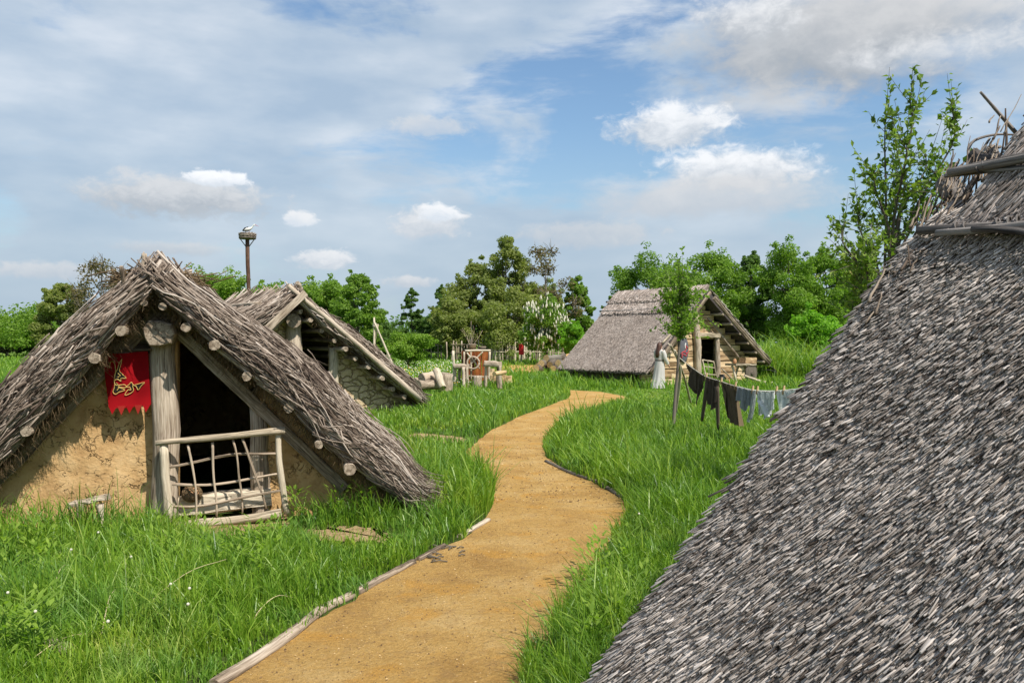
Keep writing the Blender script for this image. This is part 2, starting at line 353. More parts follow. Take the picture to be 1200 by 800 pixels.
L_olive = leafmat('leaf_olive', [(0, (.12, .155, .034)), (.5, (.215, .25, .065)), (1, (.33, .34, .11))])
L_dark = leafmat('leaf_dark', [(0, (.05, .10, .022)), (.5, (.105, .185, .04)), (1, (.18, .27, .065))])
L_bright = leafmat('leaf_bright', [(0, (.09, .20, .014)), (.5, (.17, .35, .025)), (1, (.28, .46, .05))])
L_brown = leafmat('leaf_bud', [(0, (.10, .075, .035)), (.5, (.17, .135, .06)), (1, (.25, .21, .10))])
L_near = leafmat('leaf_near', [(0, (.06, .12, .016)), (.5, (.16, .25, .035)), (.85, (.28, .36, .08)), (1, (.34, .26, .12))], .35)
m, g = newmat('blossom'); g.bsdf((.78, .74, .60), .7, None, .1, ((.7, .68, .5), .3)); blossom = m
m, g = newmat('grass_blades'); rn = g.attr('rnd'); P_ = g.pos(); cl = g.noise(P_, .55, 3); cl2 = g.noise(P_, 3.2, 2)
f = g.m('ADD', g.m('MULTIPLY', rn, .62), g.m('ADD', g.m('MULTIPLY', g.m('SUBTRACT', cl, .4), .55), g.m('MULTIPLY', g.m('SUBTRACT', cl2, .4), .45)))
c = g.ramp(f, [(0, (.045, .11, .010)), (.28, (.115, .23, .016)), (.55, (.205, .335, .030)), (.8, (.34, .44, .075)), (1, (.52, .50, .22))])
hu = g.noise(P_, 1.7, 3); c = g.mix(g.mr(hu, .48, .62, 0, .5), c, g.mix(1.0, c, (.80, .92, 2.4), 'MULTIPLY')); c = g.mix(g.mr(g.noise(P_, .8, 3), .52, .64, 0, .4), c, g.mix(1.0, c, (1.5, 1.12, 1.2), 'MULTIPLY'))
g.bsdf(c, .42, None, .35, (g.mix(1.0, c, (1.5, 1.6, .6), 'MULTIPLY'), .36)); grassm = m
m, g = newmat('dry_stalk'); g.bsdf((.50, .42, .24), .8, None, .1); dry = m
m, g = newmat('ground'); p = g.pos(); n = g.noise(p, .35, 5, .6); n2 = g.noise(p, 9, 6, .65); n3 = g.noise(p, .05, 4, .6)
sepd = g.n('ShaderNodeSeparateXYZ'); g.put(sepd.inputs[0], p)
dst = g.mr(sepd.outputs[1], 14, 34)
near = g.ramp(g.m('ADD', g.m('MULTIPLY', n2, .7), g.m('MULTIPLY', n, .3)), [(.35, (.030, .042, .012)), (.55, (.060, .085, .018)), (.7, (.11, .105, .04))])
far = g.ramp(g.m('ADD', g.m('MULTIPLY', n2, .6), g.m('MULTIPLY', n, .5)), [(.35, (.065, .125, .016)), (.55, (.11, .20, .024)), (.75, (.17, .24, .045))])
far = g.mix(g.mr(n3, .45, .6, 0, .5), far, (.20, .24, .07))
g.bsdf(g.mix(dst, near, far), .95, g.bump(n2, .7, .04), .1); groundm = m
m, g = newmat('sand_path'); p = g.pos(); n = g.noise(p, 1.3, 5, .6); n2 = g.noise(p, 26, 6, .7); n3 = g.noise(p, 110, 4, .75); sp = g.voro(p, 75, 'F1', 'Distance')
c = g.ramp(g.m('ADD', g.m('MULTIPLY', n, .65), g.m('MULTIPLY', n2, .35)), [(.36, (.36, .20, .058)), (.50, (.49, .295, .092)), (.64, (.57, .38, .155))])
o_ = g.mr(g.noise(p, 2.3, 4), .54, .66, 0, .7); c = g.mix(o_, c, (.52, .27, .055)); c = g.mix(g.mr(g.noise(p, 7, 5, .7), .50, .66, 0, .40), c, (.31, .185, .078))
spk = g.mr(n3, .56, .66, 0, .75); c = g.mix(spk, c, (.17, .105, .05)); c = g.mix(g.mr(n3, .42, .32, 0, .5), c, (.68, .53, .32))
c = g.mix(g.mr(sp, .12, .05, 0, .45), c, (.22, .16, .10))
g.bsdf(c, .95, g.bump(g.m('ADD', g.m('MULTIPLY', n3, .5), g.m('ADD', n2, g.m('MULTIPLY', n, 2.5))), .9, .035), .1); sand = m
m, g = newmat('grit'); g.bsdf(g.ramp(g.attr('rnd'), [(0, (.08, .05, .03)), (.4, (.24, .15, .065)), (.8, (.42, .28, .12)), (1, (.54, .39, .20))]), .9, None, .15); grit = m
m, g = newmat('bare_dirt'); p = g.pos(); n = g.noise(p, 12, 6, .7); n3 = g.noise(p, 90, 4, .75)
c = g.ramp(n, [(.35, (.30, .20, .09)), (.6, (.50, .36, .19))]); c = g.mix(g.mr(n3, .56, .7, 0, .6), c, (.18, .12, .06))
g.bsdf(c, .95, g.bump(g.m('ADD', n, n3), .8, .03), .1); dirt = m
def cloth(name, c1, c2, s=60):
    m, g = newmat(name); p = g.obj(); n = g.noise(p, 7, 4, .6); wv = g.noise(p, s, 3, .7)
    g.bsdf(g.mix(n, c1, c2), .9, g.bump(wv, .3, .004), .1, (tuple(c1), .15 if c1[0] < .3 else .45)); return m
red_cloth = cloth('red_felt', (.52, .012, .018), (.38, .008, .014)); red_edge = cloth('faded_red_edge', (.52, .05, .04), (.40, .03, .02))
brown_cloth = cloth('brown_linen', (.085, .062, .042), (.13, .10, .072)); tan_cloth = cloth('tan_linen', (.17, .125, .075), (.13, .095, .055))
pale_cloth = cloth('pale_linen', (.78, .80, .78), (.83, .84, .81)); white_cloth = cloth('white_linen', (.78, .79, .78), (.72, .74, .75))
dress_cloth = cloth('dress_linen', (.74, .72, .68), (.80, .79, .75)); grey_cloth = cloth('grey_linen', (.36, .38, .39), (.46, .47, .47))
m, g = newmat('gold_thread'); g.bsdf((.62, .42, .13), .5, None, .4); gold = m
m, g = newmat('black_felt'); g.bsdf((.02, .02, .016), .9, None, .1); blackm = m
m, g = newmat('skin'); g.bsdf((.50, .30, .21), .55, None, .3); skin = m
m, g = newmat('brown_hair'); n = g.noise(g.vm('MULTIPLY', g.obj(), (60, 60, 4)), 1, 3); g.bsdf(g.mix(n, (.035, .014, .008), (.11, .045, .025)), .5, None, .4); hairm = m
m, g = newmat('rope'); g.bsdf((.62, .56, .44), .9, None, .1); rope = m
m, g = newmat('soot_iron'); n = g.noise(g.obj(), 20, 4); g.bsdf(g.mix(n, (.012, .012, .012), (.05, .045, .04)), .6, g.bump(n, .4, .01), .4); iron = m
m, g = newmat('clay'); n = g.noise(g.obj(), 12, 4); g.bsdf(g.mix(n, (.34, .17, .08), (.50, .28, .15)), .8, None, .2); clay = m
m, g = newmat('shield_paint'); n = g.noise(g.obj(), 9, 4); g.bsdf(g.mix(n, (.07, .075, .09), (.14, .14, .155)), .75, None, .2); shieldm = m
m, g = newmat('red_paint'); g.bsdf((.42, .05, .06), .7, None, .2); redpaint = m
m, g = newmat('white_feather'); g.bsdf((.72, .70, .66), .8, None, .1); featherw = m
m, g = newmat('orange_straw'); n = g.noise(g.obj(), 16, 5, .7); g.bsdf(g.mix(n, (.50, .27, .09), (.68, .44, .20)), .95, g.bump(n, .8, .03), .1); ostraw = m
m, g = newmat('scarlet_paint'); g.bsdf((.6, .03, .03), .6, None, .2); scarlet = m
m, g = newmat('grey_stone'); n = g.noise(g.obj(), 9, 5, .65); g.bsdf(g.mix(n, (.22, .18, .13), (.42, .35, .26)), .9, g.bump(n, .7, .03), .2); greystone = m

# ------------------------------------------------------------------ ground, path
mb = MB(); mb.add([(-900, -300, 0), (900, -300, 0), (900, 1500, 0), (-900, 1500, 0)], np.array([[0, 1, 2, 3]])); tag(mb.build('ground', groundm, loc=(0, 0, 0)), kind='structure')
rows = [((150, 900), (588, 900)), ((262, 800), (618, 800)), ((340, 752), (645, 752)), ((412, 706), (668, 712)), ((470, 668), (690, 680)), ((520, 640), (711, 645)), ((562, 612), (727, 612)),
        ((578, 590), (731, 596)), ((578, 572), (722, 581)), ((558, 552), (698, 567)), ((546, 538), (665, 553)), ((550, 525), (643, 540)), ((568, 510), (637, 526)), ((592, 496), (642, 510)),
        ((620, 484), (660, 495)), ((645, 474), (690, 482)), ((664, 467), (722, 470)), ((668, 461), (735, 466)), ((669, 457), (704, 459))]
Lp = [gnd(*a)[:2] for a, b in rows]; Rp = [gnd(*b)[:2] for a, b in rows]
Lp = [np.array([-1.35, 1.0]), np.array([-1.30, 2.2])] + Lp; Rp = [np.array([0.05, 1.0]), np.array([0.02, 2.2])] + Rp
Lc = curve([(*p, 0) for p in Lp], 160)[:, :2]; Rc = curve([(*p, 0) for p in Rp], 160)[:, :2]
rg = rng(5); tt = np.arange(160)
wob = lambda s: (np.convolve(rg.standard_normal(170), np.ones(4) / 4, 'same')[:160] * s)[:, None]
Lc = Lc + np.concatenate([wob(.05), wob(.03)], 1); Rc = Rc + np.concatenate([wob(.05), wob(.03)], 1)
K = 9; s_ = np.linspace(0, 1, K)[None, :, None]
GP = Lc[:, None, :] * (1 - s_) + Rc[:, None, :] * s_
GP3 = np.concatenate([GP, np.full((160, K, 1), .004)], 2)
mb = MB(); rings(mb, GP3, caps=False, closed=False, smooth=True); tag(mb.build('path', sand, loc=(0, 0, 0)), kind='structure')
PATHPOLY = np.concatenate([Lc, Rc[::-1]])
def flatpoly(name, pts, mt, z=.008, jit=.06, seed=3):
    rg = rng(seed); c = curve([(*p, z) for p in pts] + [(*pts[0], z)], 12 * len(pts))[:-1]
    c[:, :2] += rg.standard_normal((len(c), 2)) * jit
    mb = MB(); mb.add(c, np.arange(len(c))[None]); return tag(mb.build(name, mt, loc=(0, 0, 0)), kind='structure'), c[:, :2]
dirtp = [[(355, 622), (395, 618), (440, 620), (462, 630), (430, 636), (375, 634)], [(200, 622), (245, 610), (325, 606), (338, 616), (300, 628), (240, 632)],
         [(475, 511), (500, 508), (545, 514), (540, 519), (500, 517)], [(560, 438), (640, 439), (700, 437), (695, 429), (600, 428)], [(430, 470), (455, 466), (470, 470), (450, 476)]]
DIRT = []
for i, pl in enumerate(dirtp):
    o, c = flatpoly('path', [gnd(*p)[:2] for p in pl], dirt if i != 3 else sand, .006 + i * .0, .05 if i != 3 else .3, 10 + i); DIRT.append(c)
def inpoly(P, poly):
    x, y = P[:, 0], P[:, 1]; r = np.zeros(len(P), bool); n = len(poly); j = n - 1
    for i in range(n):
        xi, yi = poly[i]; xj, yj = poly[j]
        if yi != yj: r ^= ((yi > y) != (yj > y)) & (x < (xj - xi) * (y - yi) / (yj - yi) + xi)
        j = i
    return r
def vnoise(x, y, seed=0):
    r = rng(seed + 900); v = 0
    for k in range(7):
        a = r.random() * 6.28; f = 1.0 * 1.45 ** k; v = v + np.sin(f * (x * math.cos(a) + y * math.sin(a)) + r.random() * 6.28) / 1.25 ** k
    return v / 3.2
FOOT = []   # footprints without grass, filled by the houses
# ------------------------------------------------------------------ brushwood pit-houses
def brush_house(F, root, pathpx, w_path, th, depth, ov_top, ov_eave, n_front, n_back, rad, seed, side, door_u, wallmat, splay=0.0):
    """pathpx: pixel points along the underside of the verge, left eave to right eave"""
    rg = rng(seed); K = 64
    c = curve([(*F.uz(x, y, w_path), 0) for x, y in pathpx], 400)[:, :2]
    L = np.concatenate([[0], np.cumsum(np.linalg.norm(np.diff(c, axis=0), axis=1))]); tot = L[-1]
    def path(s):
        s = np.asarray(s, float); q = np.clip(s, 0, tot); u = np.interp(q, L, c[:, 0]); z = np.interp(q, L, c[:, 1])
        e = .07; q1 = np.clip(q - e, 0, tot); q2 = np.clip(q + e, 0, tot)
        du = np.interp(q2, L, c[:, 0]) - np.interp(q1, L, c[:, 0]); dz = np.interp(q2, L, c[:, 1]) - np.interp(q1, L, c[:, 1])
        l = np.hypot(du, dz); du, dz = du / l, dz / l; ex = s - q
        return u + du * ex, z + dz * ex, -dz, du
    s_ap = L[int(np.argmax(c[:, 1]))]
    def thk(s): return (1 - .52 * np.exp(-((s - s_ap - .08) / (tot * .12)) ** 2)) * (1 - .35 * np.exp(-((s - tot) / .3) ** 2))
    def ov(s): return ov_eave + (ov_top - ov_eave) * np.exp(-((s - s_ap) / (tot * .26)) ** 2)
    prof_n = np.array([-.01, .06, .20, .34, .44, .48, .48]) / .48 * th
    prof_w = np.array([-.10, .02, .06, .00, -.16, -.42, -depth])
    pl = np.concatenate([[0], np.cumsum(np.hypot(np.diff(prof_n), np.diff(prof_w)))])
    iL = np.argmin(np.abs(L - (s_ap - .22))); iR = np.argmin(np.abs(L - (s_ap + .22)))
    def path_side(s, sg):
        s = np.asarray(s, float); a = path(s)
        tl = c[iL] - c[max(iL - 25, 0)]; tl = tl / np.linalg.norm(tl); tr = c[iR + 25] - c[iR]; tr = tr / np.linalg.norm(tr)
        eL = s - L[iL]; eR = s - L[iR]
        bL = (c[iL, 0] + tl[0] * eL, c[iL, 1] + tl[1] * eL, np.full_like(s, -tl[1]), np.full_like(s, tl[0])); bR = (c[iR, 0] + tr[0] * eR, c[iR, 1] + tr[1] * eR, np.full_like(s, -tr[1]), np.full_like(s, tr[0]))
        return tuple(np.where(sg, np.where(eR < 0, r_, a_), np.where(eL > 0, l_, a_)) for a_, l_, r_ in zip(a, bL, bR))
    def S(s, q, h=0.0, sg=None):
        u, z, nu, nz = path(s) if sg is None else path_side(s, np.broadcast_to(sg, np.shape(s))); o = ov(s); kk = thk(s); pn = np.interp(q, pl, prof_n) * kk; pw = np.interp(q, pl, prof_w)
        e = .03; dn = np.interp(q + e, pl, prof_n) - np.interp(q - e, pl, prof_n); dw = np.interp(q + e, pl, prof_w) - np.interp(q - e, pl, prof_w)
        l = np.hypot(dn, dw) + 1e-9; hn, hw = -dw / l, dn / l
        return F.P(u + nu * (pn + hn * h), o + pw + hw * h, z + nz * (pn + hn * h))
    s = np.linspace(0, tot, K); nu_ = np.arange(len(pl))
    ring = np.stack([S(s, np.full(K, q)) for q in pl], 1)
    u, z, a, b = path(s)
    low = F.P(u - a * 0.0, -depth, z)[:, None]; ring = np.concatenate([ring, low], 1)
    mb = MB(); rings(mb, ring, smooth=False); roof = mb.build('roof', roof_core, root)
    # brushwood laid along the slope
    mb = MB(); qf = pl[5]
    def lay(n, q0, q1, rr, hmax, lmin, lmax, spl):
        sg = rg.random(n) < (1 - s_ap / tot); s0 = np.where(sg, s_ap + (tot - s_ap) * rg.random(n) ** .95, s_ap * (1 - rg.random(n) ** .95))
        ln = lmin + (lmax - lmin) * rg.random(n); m = 9; t = np.linspace(-.5, .5, m)[None]
        q = q0 + (q1 - q0) * rg.random(n); dirn = np.where(sg, 1, -1)[:, None]
        S0 = s0[:, None] + ln[:, None] * t * dirn
        lim = .02 + .28 * rg.random(n) ** 2; ovA = np.where(sg, np.maximum(s_ap - lim - S0.min(1), 0), -np.maximum(S0.max(1) - s_ap - lim, 0)); S0 = S0 + ovA[:, None]
        over = np.maximum(S0.max(1) - (tot + .02 + .30 * rg.random(n) ** 2), 0) - np.maximum(-.12 - S0.min(1), 0); S0 = S0 - over[:, None]
        dq = (spl + rg.standard_normal(n) * .17)[:, None]
        Q = q[:, None] + dq * t * ln[:, None] + .014 * np.sin(t * rg.uniform(3, 9, (n, 1)) + rg.random((n, 1)) * 6) + .004 * rg.standard_normal((n, m))
        h = rg.random(n) ** 1.5 * hmax; H = h[:, None] + rg.standard_normal((n, 1)) * .03 * t * 2 + .006 * np.sin(t * 7 + rg.random((n, 1)) * 6)
        H = np.maximum(H, -.01) + np.maximum(-.02 - Q, 0)
        P = S(S0, np.clip(Q, .055, pl[-1]), H * np.clip(Q / .25, .15, 1), sg[:, None]) + rg.normal(0, .0028, (n, m, 3))
        r = rr * np.exp(rg.standard_normal(n) * .33); taper = (1.15 - .75 * (t + .5))
        tubes(mb, P, r[:, None] * taper, 5, rnd=np.clip(rg.normal(.5, .27, n), 0, 1), rg=rg)
    lay(n_front, 0.09, qf, rad, .05, .5, 1.7, splay)
    if n_back: lay(n_back, qf * .8, min(pl[-1], qf + depth * .9), rad * 1.1, .06, .6, 1.8, 0)
    lay(int(n_front * .10), 0.16, qf, rad * .8, .11, .3, .9, 0)
    mb.build('brushwood', brush, roof)
    # straw hanging out below the front edge
    mb = MB(); n = int(n_front * .9); s0 = rg.uniform(.1, tot - .1, n); q = np.full(n, .02); A = S(s0, q, .0) + rg.standard_normal((n, 3)) * .03
    d = np.stack([rg.standard_normal(n) * .06, rg.standard_normal(n) * .05, -rg.uniform(.03, .16, n)], 1); t = np.linspace(0, 1, 3)[None, :, None]
    tubes(mb, A[:, None] + d[:, None] * t + np.array([0, 0, .05]), rad * .28, 3, rg=rg); mb.build('straw_fringe', straw, roof)
    FOOT.append([F.P(path(0.0)[0], ov_eave * .6, 0)[:2], F.P(path(tot)[0], ov_eave * .6, 0)[:2], F.P(path(tot)[0], -depth, 0)[:2], F.P(path(0.0)[0], -depth, 0)[:2]])
    # walls under the roof line
    def ztop(u):
        zz = np.interp(u, c[:, 0], c[:, 1]); return zz + .05
    def wall(u0, u1, w0=0.0, thick=.2, nx=34, nz=22, amp=.018, sd=3, ww=0.0):
        r = rng(sd); U = np.linspace(u0, u1, nx); T = np.linspace(0, 1, nz); UU = np.repeat(U[None], nz, 0); ZZ = T[:, None] * (ztop(U)[None]) - .04
        W = w0 + amp * vnoise(UU * 5, ZZ * 5, sd) + amp * .5 * vnoise(UU * 15, ZZ * 15, sd + 1)
        fr = F.P(UU, W, ZZ); bk = F.P(UU, w0 - thick, ZZ); mb = MB(); n = nx * nz
        idx = np.arange(n).reshape(nz, nx); q = np.stack([idx[:-1, :-1], idx[:-1, 1:], idx[1:, 1:], idx[1:, :-1]], -1).reshape(-1, 4)
        e = [(idx[:, 0]), idx[:, -1], idx[0], idx[-1]]; F_ = [(q, 0, True), (q[:, ::-1] + n, 0, False)]
        for k, ed in enumerate(e): F_.append((np.stack([ed[:-1], ed[:-1] + n, ed[1:] + n, ed[1:]], 1), 0, False))
        mb.add(np.concatenate([fr.reshape(-1, 3), bk.reshape(-1, 3)]), F_); mb.build('wall', wallmat, root)
    wall(c[0, 0] + .15, door_u[0], sd=seed); wall(door_u[1], c[-1, 0] - .15, sd=seed + 5)
    wall(c[0, 0] + .15, c[-1, 0] - .15, w0=-depth + .3, sd=seed + 9)
    return S, path, pl, tot, ov, c

# ---- nearest hut on the left
F1 = Fac(*gnd(192, 612)[:2], 15)
h1 = thing('thatched_hut', F1.P(0, 0, 0), 'low brushwood-roofed hut with tan mud walls and open doorway at the left of the path', 'hut')
p1 = [(-95, 640), (-40, 582), (28, 512), (66, 470), (105, 428), (138, 388), (160, 363), (181, 346), (203, 362), (226, 382), (256, 411), (296, 446), (340, 482), (376, 520), (414, 551), (446, 574), (480, 598)]
uA = F1.uz(208, 500)[0]; uB = F1.uz(303, 500)[0]
S1, path1, pl1, tot1, ov1, c1 = brush_house(F1, h1, p1, .5, .40, 5.2, .46, .34, 5600, 1100, .0058, 11, 1, (uA, uB), mud, .05)
for i, (x, y, r, cr) in enumerate([(217, 383, .048, 1), (250, 404, .055, 1), (292, 441, .052, 1), (337, 478, .055, 1), (373, 521, .042, 1), (412, 549, .062, 1), (165, 355, .035, 1), (191, 359, .04, 1), (143, 388, .052, 1), (107, 420, .055, 1), (68, 462, .058, 1), (30, 505, .055, 1), (-20, 556, .05, 1)]):
    u, z = F1.uz(x, y, .56); wp = float(ov1(np.interp(u, c1[:, 0], np.linspace(0, tot1, len(c1))))) + .10; u, z = F1.uz(x, y, wp); mb = MB(); rr = .02 * math.sin(i * 2.3)
    log(mb, F1.P(u, -5.0, z + .03), F1.P(u + rr, wp + .04 * math.sin(i * 1.7), z), r * .75, r * .85, .002, 12, 12, seed=40 + i, jit=.07); mb.build('purlin', [grey_wood, log_end], h1)
def fl(F, name, a, b, wa, wb, r0, r1, mats, root, bend=.006, seed=1, jit=.05, m=9, sides=12):
    mb = MB(); log(mb, F.px(*a, wa), F.px(*b, wb), r0, r1, bend, m, sides, seed=seed, jit=jit); return mb.build(name, mats, root)
GW = [grey_wood, log_end]
fl(F1, 'door_post', (191, 385), (193, 622), .06, .06, .110, .128, GW, h1, .006, 3, .06)
fl(F1, 'door_post', (303, 474), (308, 620), -.02, -.02, .085, .09, GW, h1, .01, 4)
mb = MB(); a = F1.px(184, 391, .42); rgx = rng(8); an = np.arange(9) / 9 * 6.28
sh = np.array([1.0, 1.06, .93, 1.08, .95, .84, 1.0, .9, 1.05]) * .15
rg_ = []
for k, (w_, f) in enumerate([(-.6, .9), (-.05, .95), (.30, 1.0), (.37, .95), (.385, .86)]): rg_.append([F1.P(F1.uz(184, 391, .42)[0] + math.cos(t) * r * f, w_, F1.uz(184, 391, .42)[1] + math.sin(t) * r * f * .88) for t, r in zip(an, sh)])
rings(mb, rg_[:4], 0, False); rings(mb, [rg_[3], rg_[4]], 1, False); mb.build('ridge_beam', GW, h1)
for i, (a, b, hw) in enumerate([((186, 366), (404, 572), .055), ((186, 366), (-40, 600), .06)]):
    mb = MB(); beam(mb, F1.px(*a, .07), F1.px(*b, .07), hw, .035, up=F1.P(0, 1, 0) - F1.P(0, 0, 0), m=16, seed=i + 3, rough=.10); mb.build('rafter', GW, h1)
mb = MB(); beam(mb, F1.px(104, 401, .045), F1.px(190, 401, .045), .02, .10, m=8, seed=7, rough=.12); beam(mb, F1.px(128, 378, .045), F1.px(190, 378, .045), .02, .075, m=8, seed=9, rough=.12); mb.build('gable_board', [grey_dark, log_end], h1)
mb = MB(); beam(mb, F1.px(203, 594, -.02), F1.px(318, 580, -.02), .09, .09, m=10, seed=17, rough=.08); mb.build('threshold', [pale_wood, log_end], h1)
# stubs and straw heap on the ridge
for i, (x, y, x2, y2, wa, wb, r) in enumerate([(170, 325, 169, 297, .35, .35, .028), (218, 345, 222, 316, -.9, -.9, .038), (148, 340, 142, 312, .3, .4, .02), (206, 338, 209, 322, -.4, -.4, .02)]):
    mb = MB(); log(mb, F1.px(x, y, wa), F1.px(x2, y2, wb), r, r * .8, .02, seed=60 + i, jit=.12); mb.build('ridge_stub', GW, h1)
mb = MB(); rg = rng(77); n = 420; u0, z0 = F1.uz(176, 326, .3)
A = F1.P(u0 + rg.normal(0, .16, n), .2 - rg.random(n) * 1.0, z0 - .02 + rg.random(n) * .10); d = rg.standard_normal((n, 3)) * np.array([.12, .12, .055])
tubes(mb, A[:, None] + d[:, None] * np.linspace(-1, 1, 4)[None, :, None], .006, 4, rg=rg, rnd=np.clip(rg.normal(.5, .25, n), 0, 1)); mb.build('ridge_straw', straw, h1)
# gate before the doorway
gt = thing('wattle_gate', F1.px(262, 612, .25) * np.array([1, 1, 0]), 'waist-high gate of peeled sticks closing the open doorway of the nearest hut', 'gate')
PW = [pale_wood, log_end]
gw = .27
fl(F1, 'rail', (182, 519), (334, 504), gw + .03, gw + .03, .026, .034, PW, gt, .006, 5)
fl(F1, 'rail', (204, 617), (330, 601), gw + .02, gw + .02, .045, .04, PW, gt, .006, 6)
fl(F1, 'stile', (192, 521), (198, 614), gw, gw, .038, .042, PW, gt, .006, 7); fl(F1, 'stile', (326, 502), (336, 602), gw, gw, .028, .032, PW, gt, .01, 8)
for i, (a, b, r) in enumerate([((198, 547), (328, 531), .014), ((202, 567), (331, 554), .014), ((200, 593), (332, 574), .013)]): fl(F1, 'crossbar', a, b, gw - .01, gw + .01, r, r * .8, [twig_wood, log_end], gt, .025, 20 + i, .08, 12, 8)
for i, (a, b, r) in enumerate([((220, 521), (230, 609), .011), ((249, 518), (254, 605), .012), ((273, 515), (284, 602), .011), ((284, 514), (312, 596), .013)]): fl(F1, 'upright_stick', a, b, gw + .02, gw + .012, r, r * .75, [twig_wood, log_end], gt, .022, 30 + i, .08, 12, 8)
# red banner
bn_o = F1.px(150, 412, .10); bn = thing('banner', bn_o, 'red cloth banner with a gold beast emblem on the mud wall', 'banner')
def bpt(x, y, h=0.0): # crop pixel of the banner to the cloth, gently waved
    px_, py_ = 100 + x / 7.27, 390 + y / 7.27; u, z = F1.uz(px_, py_, .10)
    return F1.P(u, .155 + .012 * math.sin(x * .022 + y * .004) + .008 * math.sin(y * .02) + h, z)
mb = MB(); nx, ny = 24, 20; Rg = []
for j in range(ny):
    t = j / (ny - 1); xl = 152 + (210 - 152) * t; xr = 540 + (568 - 540) * t; Rg.append([bpt(xl + (xr - xl) * i / (nx - 1), 165 + 10 * math.sin(i * .2) + (630 - 165) * t - 14 * (i / nx) * t) for i in range(nx)])
rings(mb, Rg, caps=False, closed=False); Rg2 = [[p + F1.P(0, -.004, 0) - F1.P(0, 0, 0) for p in r] for r in Rg]; rings(mb, [r[::-1] for r in Rg2], caps=False, closed=False)
mb.build('banner_cloth', red_cloth, bn)
for i in range(5):
    x0 = 212 + i * 71; yb = 628 - i * 4; mb = MB(); P = [bpt(x0, yb - 4, .002), bpt(x0 + 68, yb - 8, .002), bpt(x0 + (34 if i % 2 else 30), yb + (72 if i % 2 else 60), .004)]
    slab(mb, P, F1.P(0, -.005, 0) - F1.P(0, 0, 0)); mb.build('pennant', red_edge if i % 2 else red_cloth, bn)
strokes = [[(322, 222), (300, 258), (285, 310), (262, 352)], [(322, 222), (316, 262), (303, 318), (330, 350), (358, 382), (318, 384), (316, 408), (290, 392), (264, 400)], [(243, 240), (262, 268), (270, 330), (262, 400), (275, 440), (346, 438), (352, 462), (292, 458), (346, 482), (300, 500), (270, 518), (248, 498), (262, 452), (262, 352)],
           [(358, 452), (378, 440), (402, 418), (425, 440), (512, 418), (486, 448), (458, 482), (440, 452), (412, 446), (418, 486), (392, 512), (346, 526), (372, 482), (396, 484), (386, 460), (358, 460)], [(212, 300), (222, 250), (243, 240)], [(290, 340), (310, 360), (290, 376)], [(280, 420), (300, 455), (282, 486)]]
mb = MB()
for st in strokes: tubes(mb, curve([bpt(x, y, .008) for x, y in st], 8 * len(st)), .0036, 5, rnd=.5)
mb.build('emblem_outline', gold, bn)
mb = MB(); T_ = F1.P(0, -.003, 0) - F1.P(0, 0, 0)
for pl_ in ([(300, 262), (303, 318), (345, 374), (310, 396), (268, 392), (270, 345)], [(266, 408), (280, 434), (335, 440), (300, 452), (300, 462), (335, 478), (270, 508), (256, 495)], [(400, 426), (424, 446), (500, 424), (458, 474), (438, 456), (412, 452), (412, 482), (360, 518), (392, 490), (402, 474), (388, 452)]):
    slab(mb, [bpt(x, y, .007) for x, y in pl_], T_)
mb.build('emblem_fill', blackm, bn)
mb = MB(); tubes(mb, np.array([F1.px(118, 411, .17), F1.px(178, 409.5, .17)]), .009, 8, rnd=.4); mb.build('hanging_rod', grey_dark, bn)
# woven ball on the threshold
bo = F1.px(225, 584, .13); bl = thing('straw_ball', bo, 'round brown wound straw ball lying in the doorway behind the peeled-stick gate', 'ball')
mb = MB(); cz = F1.px(225, 578, .10); rg = rng(4)
Rg = [[cz + .085 * np.array([math.sin(a) * math.cos(b), math.sin(a) * math.sin(b), .82 * math.cos(a)]) for b in np.arange(14) / 14 * 6.28] for a in np.linspace(.05, 3.09, 9)]
rings(mb, Rg); mb.build('core', clay, bl)
mb = MB()
for k in range(26):
    ax = nrm(rg.standard_normal(3)); e1 = nrm(np.cross(ax, [0, .3, 1])); e2 = np.cross(ax, e1); t = np.linspace(0, 6.28, 22); o_ = rg.uniform(-.04, .04); r_ = math.sqrt(.09 ** 2 - o_ ** 2)
    P = ax * o_ + r_ * (np.cos(t)[:, None] * e1 + np.sin(t)[:, None] * e2); P[:, 2] *= .84; tubes(mb, cz + P, .0055, 5, rnd=rg.random(1))
mb.build('winding', straw, bl)
# small stool by the wall
so = F1.px(104, 620, .45) * np.array([1, 1, 0]); so_ = thing('wooden_stool', so, 'small rough wooden stool with a slab seat standing in the grass against the mud wall', 'stool')
mb = MB(); beam(mb, F1.px(84, 590, .30), F1.px(126, 582, .34), .08, .022, m=8, seed=5, rough=.3, ch=.5); mb.build('seat', GW, so_)
for x, w_ in ((94, .25), (94, .38), (117, .26), (117, .39)):
    mb = MB(); a = F1.px(x, 590, w_); b = a.copy(); b[2] = -.02; b[0] += (-.03 if x < 100 else .03); log(mb, b, a, .026, .03, .01, seed=x); mb.build('leg', GW, so_)

